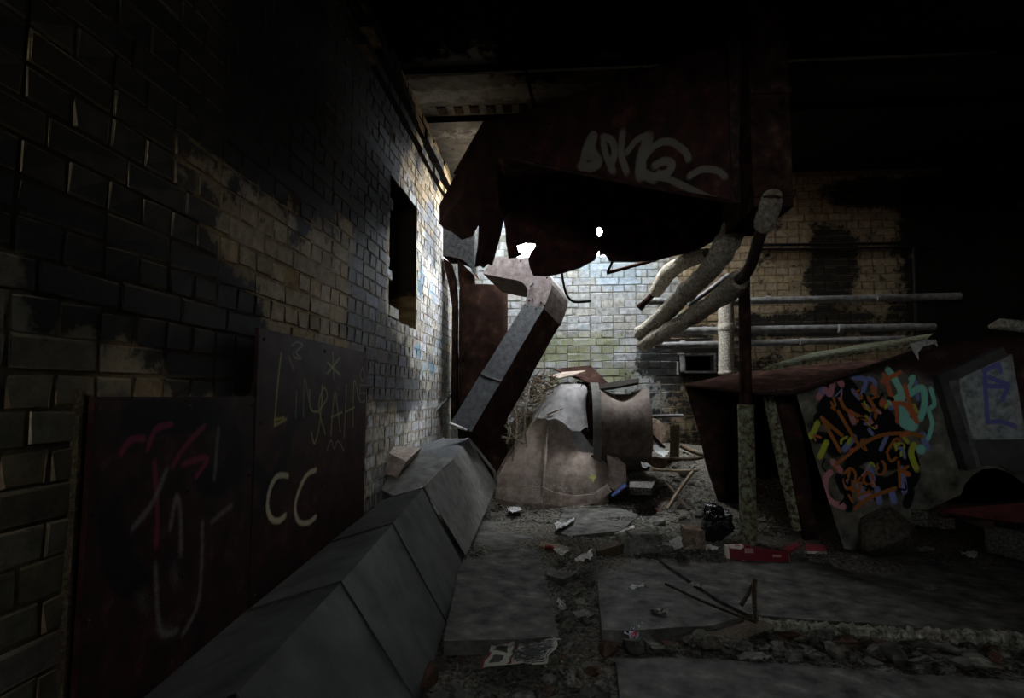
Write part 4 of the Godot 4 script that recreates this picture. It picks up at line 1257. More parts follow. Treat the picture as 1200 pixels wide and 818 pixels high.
	fr.call([1100, 441, 1111, 446, 1131, 500, 1145, 549, 1134, 552, 1118, 502], "hatch_frame", M.zinc_dark)
	fr.call([1111, 447, 1121, 445, 1139, 512, 1150, 545, 1144, 549, 1131, 500], "hatch_frame", M.zinc_mid, -0.035, 0.05)
	var pim := painted_ground(320, 400, T.grime, 1.2)
	for y in pim.get_height():
		for x in pim.get_width():
			var c := pim.get_pixel(x, y)
			pim.set_pixel(x, y, Color(c.r * 0.62, c.g * 0.65, c.b * 0.63))
	spray(pim, [Vector2(260, 10), Vector2(290, 80), Vector2(310, 200), Vector2(318, 300)], 55, Color(0.05, 0.012, 0.012, 0.7), 1.4, 0.7)
	for st in [[92, 60, 96, 260, 98, 290], [92, 60, 150, 30, 160, 60], [110, 90, 190, 120, 160, 190], [98, 130, 180, 128], [98, 290, 150, 282, 210, 300]]:
		var q := []
		for k in range(0, st.size(), 2): q.append(Vector2(st[k] * 1.1 + 15, st[k + 1] + 20))
		spray(pim, q, 13, Color(0.13, 0.12, 0.36), 0.4, 0.1)
	var hm := flat_mat("hatch_panel", pim, 0.7)
	var ho: Vector3 = B.call(1122, 413)
	s = surf()
	plate(s, [B.call(1122, 446, -0.02), B.call(1178, 417, -0.02), B.call(1186, 415, -0.02), B.call(1203, 515, -0.02), B.call(1140, 515, -0.02)], Vector3(0, 0, -0.01), [ho, B.call(1203, 413) - ho, B.call(1122, 516) - ho])
	put(s, "hatch_panel", hm, t)
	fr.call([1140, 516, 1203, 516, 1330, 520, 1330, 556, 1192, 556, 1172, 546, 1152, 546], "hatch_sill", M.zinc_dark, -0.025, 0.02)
	# dark red beam under the bin
	s = surf()
	hexa(s, [B.call(1092, 598, -0.08), B.call(1128, 605, -0.12), B.call(1330, 632, -0.12), B.call(1330, 578, -0.08), B.call(1092, 594, 0.2), B.call(1128, 600, 0.2), B.call(1330, 626, 0.2), B.call(1330, 576, 0.2)])
	tag(put(s, "red_beam", M.red_steel), "dark red steel beam lying under the graffiti bin's arched opening", "beam")
	s = surf()
	hexa(s, [B.call(1112, 606, -0.05), B.call(1165, 622, -0.05), B.call(1165, 611, -0.05), B.call(1112, 603, -0.05), B.call(1112, 604, 0.2), B.call(1165, 618, 0.2), B.call(1165, 611, 0.2), B.call(1112, 603, 0.2)])
	tag(put(s, "grey_plank", M.wood_dark), "grey plank end beneath the dark red beam", "plank")
	for q in [[1084, 606, 0.05, "pale stone block holding up the left end of the red beam"], [1190, 634, 0.09, "grey block under the right part of the red beam"], [1106, 612, 0.035, "small stone between the red beam and the boulder"]]:
		s = surf()
		var c: Vector3 = B.call(q[0], q[1], 0.0)
		box(s, Vector3(-q[2], -q[2] * 0.8, -q[2]), Vector3(q[2], q[2] * 0.8, q[2]), Transform3D(Basis(Vector3.UP, 0.4), c))
		tag(put(s, "stone_block", M.stone_dark), q[3], "block")
	# curled olive sheet lying on the bin
	s = surf()
	s.set_smooth_group(0)
	var ring := []
	for k in 8:
		var f := k / 7.0
		var line := []
		for q in [[lerpf(893, 1085, f), lerpf(431, 399, f), 3.75], [lerpf(915, 1090, f), lerpf(424, 394, f), 3.85], [lerpf(940, 1094, f), lerpf(417, 391, f), 4.0], [lerpf(960, 1098, f), lerpf(412, 390, f), 4.2]]:
			line.append(at(q[0], q[1] + rng.randf_range(-0.6, 0.6), q[2] - 0.25 * f))
		ring.append(line)
	for k in 7:
		for j in 3: quad(s, ring[k][j], ring[k + 1][j], ring[k + 1][j + 1], ring[k][j + 1], Vector3.UP)
	for k in 7: quad(s, ring[k][0], ring[k + 1][0], ring[k + 1][0] + Vector3(0, -0.02, -0.01), ring[k][0] + Vector3(0, -0.02, -0.01), Vector3.BACK)
	tag(put(s, "curled_sheet", M.pole_paint), "curled olive metal sheet lying on top of the graffiti bin", "sheet")
	s = surf()
	plate(s, [B.call(1066, 403, -0.05), B.call(1086, 398, -0.05), B.call(1097, 398, -0.05), B.call(1099, 406, -0.05), B.call(1095, 403, -0.05), B.call(1082, 406, -0.05), B.call(1076, 413, -0.05), B.call(1077, 422, -0.05), B.call(1071, 413, -0.05)], Vector3(0, 0, -0.003))
	tag(put(s, "torn_paper", M.paper), "torn white paper caught on the top edge of the graffiti bin", "paper")
	s = surf()
	tube(s, [at(1160, 383, 3.2), at(1172, 380, 3.2), at(1215, 384, 3.2)], [0.012, 0.03, 0.03], 10)
	tag(put(s, "pale_pipe_end", M.lagging), "pale pipe end resting on the far right of the bin's top", "pipe")
	# boulder in front
	var bo := rock(0.5, 83, 8)
	var sc := at(1075, 645, 3.4).x - at(1003, 645, 3.4).x
	var xf := Transform3D(Basis(Vector3(0, 0, 1), 0.25) * Basis.from_scale(Vector3(sc * 0.58, 0.2, 0.17)), at(1040, 642, 3.4) + Vector3(0, 0.05, 0))
	tag(place(bo, "boulder", M.boulder, self, xf), "rough brown boulder of broken masonry in front of the graffiti bin", "boulder")

# ------------------------------------------------------------------ rubble
func rock(size: float, sd: int, detail: int) -> ArrayMesh:
	# an angular lump: a cube sphere pushed about and cut by random planes
	var r := RandomNumberGenerator.new()
	r.seed = sd
	var planes := []
	for k in 14:
		planes.append([Vector3(r.randfn(), r.randfn(), r.randfn()).normalized(), r.randf_range(0.45, 0.8)])
	var s := surf()
	var n := detail
	for f in 6:
		for i in n:
			for j in n:
				var q := []
				for c in [[0, 0], [1, 0], [1, 1], [0, 1]]:
					var u: float = (i + c[0]) * 2.0 / n - 1.0
					var v: float = (j + c[1]) * 2.0 / n - 1.0
					var p: Vector3 = [Vector3(1, u, v), Vector3(-1, u, v), Vector3(u, 1, v), Vector3(u, -1, v), Vector3(u, v, 1), Vector3(u, v, -1)][f].normalized()
					for pl in planes:
						var d: float = p.dot(pl[0]) - pl[1]
						if d > 0.0: p -= pl[0] * d
					q.append(p * size * 2.0)
				quad(s, q[0], q[1], q[2], q[3], q[0] + q[2])
	s.generate_normals()
	return s.commit()

func shard(sd: int) -> ArrayMesh:
	# a flat broken flake, about one unit across
	var r := RandomNumberGenerator.new()
	r.seed = sd
	var p := []
	var n := 5 + r.randi() % 3
	for k in n:
		var a := TAU * (k + r.randf_range(-0.3, 0.3)) / n
		p.append(Vector3(cos(a) * r.randf_range(0.35, 0.6), r.randf_range(-0.05, 0.08), sin(a) * r.randf_range(0.3, 0.5)))
	var s := surf()
	plate(s, p, Vector3(0, -0.14, 0))
	s.generate_normals()
	return s.commit()

func gp(u: float, v: float, y := 0.0) -> Vector3:
	# where the line of sight through pixel (u, v) meets the level y
	var r := cam.transform.basis * Vector3((u - 600.0) / 690.0, (409.0 - v) / 690.0, -1.0)
	return EYE + r * ((y - EYE.y) / r.y)

func slab(called: String, label: String, category: String, px: Array, top: float, thick: float, m: Material, group := "") -> Node3D:
	var p := []
	for q in px: p.append(gp(q[0], q[1], top))
	var s := surf()
	plate(s, p, Vector3(0, -thick, 0))
	return tag(put(s, called, m), label, category, group)

func build_floor_things() -> void:
	slab("floor_board", "long dark board lying on the floor beside the fallen duct", "board", [[546, 613], [575, 611], [606, 612], [622, 617], [637, 672], [655, 746], [600, 749], [520, 751], [534, 685]], 0.0, 0.05, M.slab)
	slab("concrete_slab", "cracked concrete floor slab left of the diagonal crack", "slab", [[698, 650], [730, 652], [763, 654], [800, 679], [840, 706], [872, 722], [835, 733], [780, 736], [740, 739], [705, 738], [701, 690]], 0.0, 0.1, M.slab, "concrete floor slabs")
	slab("concrete_slab", "wide concrete floor slab in front of the graffiti bin", "slab", [[767, 653], [860, 650], [985, 648], [1230, 660], [1330, 664], [1330, 752], [1230, 745], [1160, 737], [1060, 736], [1040, 731], [960, 727], [890, 721], [876, 719], [843, 703], [803, 676]], 0.0, 0.1, M.slab, "concrete floor slabs")
	slab("concrete_slab", "black concrete slab nearest the viewer, in front of the rubble trench", "slab", [[722, 772], [800, 771], [900, 777], [980, 783], [1100, 792], [1230, 801], [1330, 808], [1330, 960], [740, 960]], 0.0, 0.1, M.slab, "concrete floor slabs")
	# broken pale edge of the wide slab
	var pts := []
	for q in [[884, 726], [905, 731], [930, 731], [955, 735], [985, 736], [1015, 739], [1045, 741], [1075, 741], [1120, 743], [1160, 744], [1200, 749], [1240, 752]]: pts.append(gp(q[0], q[1] + 2.0, -0.024) + Vector3(0, 0, 0.012))
	var s := surf()
	var rough_rings := []
	var fine_path := curve(pts, 8)
	for i in fine_path.size():
		var ring := []
		var rr := rng.randf_range(0.02, 0.034)
		for k in 8:
			var an := TAU * k / 8
			ring.append(fine_path[i] + Vector3(rng.randf_range(-0.006, 0.006), sin(an) * rr * rng.randf_range(0.75, 1.15), cos(an) * rr * rng.randf_range(0.6, 1.3)))
		rough_rings.append(ring)
	loft(s, rough_rings, true)
	tag(put(s, "broken_kerb", M.slab_broken), "pale broken concrete edge along the rubble trench", "kerb")
	# slab and masonry fragments with a place of their own
	for q in [[[[737, 549], [752, 546], [770, 560], [764, 572], [738, 571]], 0.2, 0.05, "dark stone slab piece leaning beside the crumpled cowl", M.stone_dark, "stone_piece"],
		[[[662, 596], [715, 590], [748, 604], [728, 622], [668, 628], [650, 622]], 0.02, 0.03, "flat grey slab fragment in front of the crumpled cowl", M.slab, "stone_piece"],
		[[[640, 660], [672, 652], [692, 664], [660, 679], [641, 674]], -0.01, 0.03, "dark angular slab piece beside the floor board", M.slab, "stone_piece"],
		[[[767, 565], [778, 556], [791, 562], [786, 568], [770, 569]], 0.14, 0.02, "pale flat stone beside the dark leaning slab piece", M.stone_grey, "stone_piece"],
		[[[634, 634], [664, 640], [668, 646], [632, 640]], 0.02, 0.03, "short wooden offcut near the top of the floor board", M.wood, "wood_offcut"],
		[[[698, 639], [730, 632], [732, 637], [700, 646]], 0.05, 0.05, "grey timber length in front of the crumpled cowl", M.wood_dark, "wood_offcut"]]:
		var p := []
		for c in q[0]: p.append(gp(c[0], c[1], q[1]))
		s = surf()
		plate(s, p, Vector3(0, -q[2], 0))
		tag(put(s, q[5], q[4]), q[3], "stone" if q[5] == "stone_piece" else "wood")
	# two concrete blocks and a squared stump
	s = surf()
	var c0 := gp(755, 645, 0.0)
	box(s, Vector3(-0.085, 0, -0.06), Vector3(0.085, 0.10, 0.06), Transform3D(Basis(Vector3.UP, 0.15), c0))
	tag(put(s, "concrete_block", M.stone_grey), "grey green squared block lying on its side behind the cracked slab", "block")
	s = surf()
	c0 = gp(737, 647, 0.0)
	hexa(s, [c0 + Vector3(-0.06, 0, 0.02), c0 + Vector3(0.05, 0, 0.06), c0 + Vector3(0.05, 0.08, 0.04), c0 + Vector3(-0.05, 0.07, 0.0), c0 + Vector3(-0.07, 0, -0.1), c0 + Vector3(0.05, 0, -0.1), c0 + Vector3(0.04, 0.09, -0.1), c0 + Vector3(-0.06, 0.08, -0.1)])
	tag(put(s, "concrete_block", M.stone_grey), "smaller tilted grey block touching the squared block", "block")
	s = surf()
	c0 = gp(811, 645, 0.0)
	hexa(s, [c0 + Vector3(-0.05, 0, 0.05), c0 + Vector3(0.06, 0, 0.05), c0 + Vector3(0.06, 0.115, 0.05), c0 + Vector3(-0.055, 0.13, 0.05), c0 + Vector3(-0.05, 0, -0.05), c0 + Vector3(0.06, 0, -0.06), c0 + Vector3(0.05, 0.12, -0.06), c0 + Vector3(-0.05, 0.135, -0.05)])
	tag(put(s, "wood_block", M.stone_pink), "buff squared block standing upright left of the black bag", "block")
	# black plastic bag, crinkled
	var bag := rock(0.5, 5, 7)
	var mdt := MeshDataTool.new()
	mdt.create_from_surface(bag, 0)
	var jitter := {}
	for i in mdt.get_vertex_count():
		var v := mdt.get_vertex(i)
		var key := v.snapped(Vector3.ONE * 0.001)
		if not jitter.has(key): jitter[key] = Vector3(rng.randf_range(-0.12, 0.12), rng.randf_range(-0.15, 0.15), rng.randf_range(-0.12, 0.12))
		mdt.set_vertex(i, v + jitter[key])
	bag.clear_surfaces()
	mdt.commit_to_surface(bag)
	var s2 := SurfaceTool.new()
	s2.append_from(bag, 0, Transform3D())
	s2.set_smooth_group(-1)
	var st := surf()
	for i in mdt.get_face_count():
		var a := mdt.get_vertex(mdt.get_face_vertex(i, 0)); var b := mdt.get_vertex(mdt.get_face_vertex(i, 1)); var c := mdt.get_vertex(mdt.get_face_vertex(i, 2))
		tri(st, a, b, c, a + b + c)
	st.generate_normals()
	var bp := gp(848, 636, 0.0)
	tag(place(st.commit(), "plastic_bag", M.bag, self, Transform3D(Basis.from_scale(Vector3(0.13, 0.12, 0.12)), bp + Vector3(0, 0.09, -0.1))), "crinkled shiny black plastic bag at the foot of the pole", "bag")
	# post and oddments beside the drum
	s = surf()
	hexa(s, [at(785, 541, 5.0), at(795, 541, 5.0), at(796, 498, 5.0), at(785, 499, 5.0), at(786, 541, 5.06), at(796, 541, 5.06), at(797, 498, 5.06), at(786, 499, 5.06)])
	tag(put(s, "flat_post", M.wood_dark), "short flat dark post standing in the rubble right of the drum", "post")
	tag(place(rock(0.5, 31, 3), "pink_stone", M.stone_pink, self, Transform3D(Basis.from_scale(Vector3(0.10, 0.17, 0.10)), at(770, 510, 5.3))), "pinkish round stone just right of the dented drum", "stone")
	tag(place(rock(0.5, 32, 3), "brown_heap_stone", M.stone_red, self, Transform3D(Basis.from_scale(Vector3(0.09, 0.06, 0.08)), at(772, 541, 4.8))), "brown rough stone below the pinkish stone", "stone")
	for q in [[[798, 522, 4.9], [812, 529, 4.85], [828, 534, 4.8], 0.02, M.wood, "pale wooden slat slanting right of the flat post", "lath"], [[786, 537, 4.8], [808, 538, 4.75], [824, 536, 4.7], 0.014, M.wood_dark, "dark stick lying across the foot of the flat post", "stick"],
		[[765, 550, 4.6], [790, 552, 4.5], [818, 551, 4.4], 0.012, M.wood, "long straight stick lying above the crossed sticks", "stick"], [[812, 553, 4.35], [796, 574, 4.2], [782, 597, 4.05], 0.013, M.wood, "brown stick of the crossed pair, leaning left", "stick"],
		[[783, 569, 4.25], [795, 584, 4.15], [807, 598, 4.0], 0.011, M.wood_dark, "grey stick of the crossed pair, leaning right", "stick"], [[757, 503, 5.0], [768, 515, 4.95], [778, 525, 4.9], 0.016, M.bag, "black bent bar right of the drum's lower rim", "bar"],
		[[692, 626, 3.8], [680, 637, 3.6], [668, 643, 3.5], 0.009, M.wood_dark, "thin dark stick beside the flat slab fragment", "stick"],
		[[780, 684, 2.75], [832, 708, 2.5], [886, 729, 2.28], 0.006, M.wood_dark, "long thin stick lying over the slab towards the trench", "stick"], [[869, 709, 2.3], [880, 690, 2.34], [886, 678, 2.34], 0.008, M.wood_dark, "leaning splinter at the trench's near end", "stick"], [[885, 678, 2.33], [884, 705, 2.32], [887, 728, 2.3], 0.009, M.wood_dark, "upright splinter at the trench's near end", "stick"]]:
		s = surf()
		tube(s, curve([at(q[0][0], q[0][1], q[0][2]), at(q[1][0], q[1][1], q[1][2]), at(q[2][0], q[2][1], q[2][2])], 3), [q[3]], 6, 0.1)
		tag(put(s, q[6], q[4]), q[5], "stick" if q[6] == "stick" else "wood" if q[6] == "lath" else "bar")
	# rotten plank by the end of the trench
	s = surf()
	hexa(s, [gp(808, 748, -0.01), gp(860, 752, -0.01), gp(902, 737, 0.0), gp(894, 728, 0.0), gp(808, 741, -0.04), gp(860, 745, -0.04), gp(902, 731, -0.03), gp(894, 722, -0.03)])
	tag(put(s, "rotten_plank", M.wood_dark), "short rotten brown plank at the left end of the rubble trench", "plank")
	# dead brambles between the bent duct and the cowl
	var br := thing("dead_branch", "pale dry branch arching up behind the crumpled cowl", "branch", at(590, 550, 4.5))
	for q in [[[583, 556, 4.5], [600, 525, 4.55], [616, 506, 4.6], [634, 482, 4.68], [645, 470, 4.72]], [[617, 524, 4.55], [615, 490, 4.6], [618, 466, 4.7], [622, 448, 4.8]], [[592, 498, 4.5], [602, 512, 4.52], [614, 520, 4.55]], [[588, 512, 4.5], [604, 513, 4.55], [622, 500, 4.62]], [[594, 520, 4.5], [598, 505, 4.5], [594, 494, 4.5]], [[606, 470, 4.85], [612, 455, 4.9], [616, 440, 4.9]], [[600, 540, 4.5], [606, 500, 4.6], [603, 478, 4.7]]]:
		var p := []
		for c in q: p.append(at(c[0], c[1], c[2]))
		s = surf()
		tube(s, curve(p, 4), [0.011, 0.010, 0.009, 0.009, 0.008, 0.008, 0.007, 0.007, 0.006, 0.005], 6, 0.1)
		put(s, "twig", M.twig, br)
	s = surf()
	for k in 520:
		var p := at(rng.randf_range(598, 650), rng.randf_range(442, 520), rng.randf_range(5.0, 5.5))
		if p.y < 0.3 + 0.4 * rng.randf(): continue
		var d := Vector3(rng.randfn(), rng.randf_range(-0.6, 0.9), rng.randfn()).normalized() * rng.randf_range(0.05, 0.16)
		tube(s, [p, p + d * 0.5 + Vector3(0, 0.01, 0), p + d], [0.006, 0.005, 0.003], 3, 0.0, false)
	tag(put(s, "dead_brambles", M.wood), "tangle of dead brown brambles behind the crumpled cowl", "brambles", "", "stuff")
	s = surf()
	for k in 220:
		var p := at(rng.randf_range(886, 945), rng.randf_range(565, 634), rng.randf_range(3.7, 3.95))
		var d := Vector3(rng.randfn(), rng.randf_range(-0.2, 1.4), rng.randfn()).normalized() * rng.randf_range(0.05, 0.13)
		tube(s, [p, p + d * 0.5 + Vector3(0.01, 0, 0), p + d], [0.003, 0.0025, 0.0015], 3, 0.0, false)
	tag(put(s, "dead_weeds", M.wood_dark), "thin dead weeds between the pole and the bin's struts", "weeds", "", "stuff")
	# heap behind the brambles and under the drum
	for q in [[Vector3(-0.27, 0.25, -5.45), Vector3(0.27, 0.62, 0.26), 41, "dark heap of earth behind the crumpled cowl"], [Vector3(0.58, 0.1, -5.2), Vector3(0.4, 0.17, 0.3), 42, "dark heap of earth beneath the dented drum"]]:
		tag(place(rock(0.5, q[2], 8), "earth_heap", M.dirt, self, Transform3D(Basis.from_scale(q[1]), q[0])), q[3], "heap")
	rubble()

func rubble() -> void:
	var shapes := []
	for k in 6: shapes.append(rock(0.5, 500 + k, 2))
	var flakes := []
	for k in 7: flakes.append(shard(600 + k))
	var tones := [M.stone_dark, M.stone_dark, M.stone_dark, M.stone_grey, M.slab, M.slab, M.stone_red, M.dirt, M.dirt]
	# [corner pixels of a quadrilateral on the floor, how many, least and most size, share of flakes, name, label, group, category]
	var zones := [[[[720, 742], [1190, 747], [1190, 790], [726, 768]], 150, 0.022, 0.06, 0.8, "slate_flake", "in the trench between the two wide slabs", "flakes in the rubble trench", "flake"],
		[[[628, 625], [696, 600], [704, 735], [660, 748]], 55, 0.018, 0.05, 0.5, "rubble_chunk", "in the gap right of the floor board", "rubble right of the floor board", "rubble"],
		[[[520, 755], [720, 752], [724, 830], [500, 830]], 70, 0.015, 0.05, 0.6, "rubble_chunk", "on the ground in front of the floor board", "rubble in front of the floor board", "rubble"],
		[[[590, 598], [740, 592], [850, 606], [760, 640]], 75, 0.02, 0.075, 0.4, "rubble_chunk", "on the ground in front of the crumpled cowl", "rubble before the crumpled cowl", "rubble"],
		[[[742, 556], [836, 548], [850, 600], [740, 592]], 28, 0.03, 0.08, 0.4, "rubble_chunk", "between the dented drum and the bin", "rubble right of the drum", "rubble"]]
	var laid: Array[Vector3] = []
	for z in zones:
		for k in z[1] * 3:
			if rng.randf() < 0.33: continue
			var a := Vector2(z[0][0][0], z[0][0][1]); var b := Vector2(z[0][1][0], z[0][1][1]); var c := Vector2(z[0][2][0], z[0][2][1]); var d := Vector2(z[0][3][0], z[0][3][1])
			var u := rng.randf(); var v := rng.randf()
			var p := a.lerp(b, u).lerp(d.lerp(c, u), v)
			var g := gp(p.x, p.y, 0.02 if z[5] == "slate_flake" else -0.01)
			for pass_on in 6: g = gp(p.x, p.y, ground(g.x, minf(-g.z, 5.7)))
			if -g.z > 5.6 or g.x < -0.36: continue
			var blocked := false
			for keep in [[[634, 580], [760, 580], [775, 610], [735, 640], [665, 642], [630, 630]], [[690, 625], [825, 612], [825, 660], [690, 660]], [[626, 628], [680, 636], [680, 652], [626, 646]], [[805, 735], [905, 715], [905, 755], [805, 760]], [[720, 560], [775, 540], [780, 600], [720, 600]], [[636, 648], [696, 646], [696, 684], [636, 684]]]:
				var poly := PackedVector2Array()
				for e in keep: poly.append(Vector2(e[0], e[1]))
				if Geometry2D.is_point_in_polygon(p, poly): blocked = true
			var reach: float = 0.36 * z[3]
			for other in laid:
				if Vector2(other.x - g.x, other.z - g.z).length() < reach + other.y: blocked = true
			if blocked: continue
			laid.append(Vector3(g.x, reach * 0.9, g.z))
			var y := ground(g.x, -g.z)
			var size := rng.randf_range(z[2], z[3])
			var flake: bool = rng.randf() < z[4]
			if z[5] == "slate_flake": y += rng.randf_range(0.0, 0.028)
			var basis := Basis(Vector3.UP, rng.randf() * TAU) * Basis(Vector3.RIGHT, rng.randf_range(-0.5, 0.5))
			var sc := Vector3(size * 1.6, size * 1.4, size * 1.6) if flake else Vector3(size, size * 0.75, size)
			var tone := rng.randi() % tones.size()
			var word: String = ("larger " if size > (z[2] + z[3]) * 0.5 else "small ") + ["dark", "dark", "dark", "pale grey", "grey", "grey", "reddish brown", "earthy", "earthy"][tone] + (" flat flake " if flake else " angular lump ")
			var o := place(flakes[rng.randi() % 7] if flake else shapes[rng.randi() % 6], z[5], tones[tone], self, Transform3D(basis.scaled_local(sc), Vector3(g.x, y + size * (0.12 if flake else 0.25), g.z)))
			tag(o, word + z[6], z[8], z[7])
	# grit too small to pick apart
	var mm := MultiMesh.new()
	mm.transform_format = MultiMesh.TRANSFORM_3D
	mm.mesh = flakes[2]
	var spots := []
	for k in 9000:
		var x := rng.randf_range(-0.5, 2.0)
		var d := rng.randf_range(1.5, 5.5)
		if x > 0.24 and d < 1.99: continue
		if x > 0.3 and d > 2.32 and d < 3.2: continue
		if x > 1.2 and d > 3.3: continue
		if x < 0.0 and x > -0.38 and d > 2.15 and d < 3.95: continue
		var e := rng.randf_range(0.008, 0.034)
		spots.append(Transform3D((Basis(Vector3.UP, rng.randf() * TAU) * Basis(Vector3.RIGHT, rng.randf_range(-0.6, 0.6))).scaled_local(Vector3(e, e, e)), Vector3(x, ground(x, d) + 0.004, -d)))
	mm.instance_count = spots.size()
	for k in spots.size(): mm.set_instance_transform(k, spots[k])
	var gi := MultiMeshInstance3D.new()
	gi.name = "grit"
	gi.multimesh = mm
	gi.material_override = M.stone_dark
	add_child(gi)
	var pale := MultiMesh.new()
	pale.transform_format = MultiMesh.TRANSFORM_3D
	pale.mesh = shapes[3]
	var bits := []
	for k in 2600:
		var x := rng.randf_range(-0.42, 1.6)
		var d := 3.15 + 2.3 * rng.randf() * rng.randf() if k % 3 else rng.randf_range(1.7, 5.4)
		if x > 0.24 and d < 2.03: continue
		if x > 0.3 and d > 2.32 and d < 3.25: continue
		if x < 0.0 and x > -0.38 and d > 2.15 and d < 3.95: continue
		if x > 1.15 and d > 3.4: continue
		var e := rng.randf_range(0.004, 0.016)
		bits.append(Transform3D(Basis(Vector3(rng.randfn(), rng.randfn(), rng.randfn()).normalized(), rng.randf() * TAU).scaled_local(Vector3(e, e * 0.6, e)), Vector3(x, ground(x, d) + 0.003, -d)))
	pale.instance_count = bits.size()
	for k in bits.size(): pale.set_instance_transform(k, bits[k])
	var pi := MultiMeshInstance3D.new()
	pi.name = "mortar_crumbs"
	pi.multimesh = pale
	pi.material_override = M.stone_grey
	add_child(pi)
	tag(pi, "pale crumbs of mortar and brick scattered over the floor", "crumbs", "", "stuff")
	tag(gi, "fine grit and crumbled flakes strewn over the floor", "grit", "", "stuff")

# ------------------------------------------------------------------ litter
func crumple(called: String, label: String, category: String, px: Array, y: float, m: Material, bump := 0.008, uv := false) -> MeshInstance3D:
	# a scrap with four pixel corners, lying at height y above the ground, creased
	var s := surf()
	var n := 6
	var g := []
	var c := []
	for q in px:
		var p := gp(q[0], q[1], 0.0)
		p = gp(q[0], q[1], y + ground(p.x, -p.z) if y < 0.5 else 0.0)
		c.append(p)
	for i in n + 1:
		var row := []
		for k in n + 1:
			var p: Vector3 = c[0].lerp(c[1], float(i) / n).lerp(c[3].lerp(c[2], float(i) / n), float(k) / n)
			row.append(p + Vector3(rng.randf_range(-1, 1) * bump * 0.4, rng.randf_range(0, 1) * bump, rng.randf_range(-1, 1) * bump * 0.4))
		g.append(row)
	for i in n:
		for k in n:
			var w := [Vector2(i, k) / n, Vector2(i + 1, k) / n, Vector2(i + 1, k + 1) / n, Vector2(i, k + 1) / n]
			tri(s, g[i][k], g[i + 1][k], g[i + 1][k + 1], Vector3.UP, w[0], w[1], w[2])
			tri(s, g[i][k], g[i + 1][k + 1], g[i][k + 1], Vector3.UP, w[0], w[2], w[3])
	return tag(put(s, called, m), label, category) as MeshInstance3D

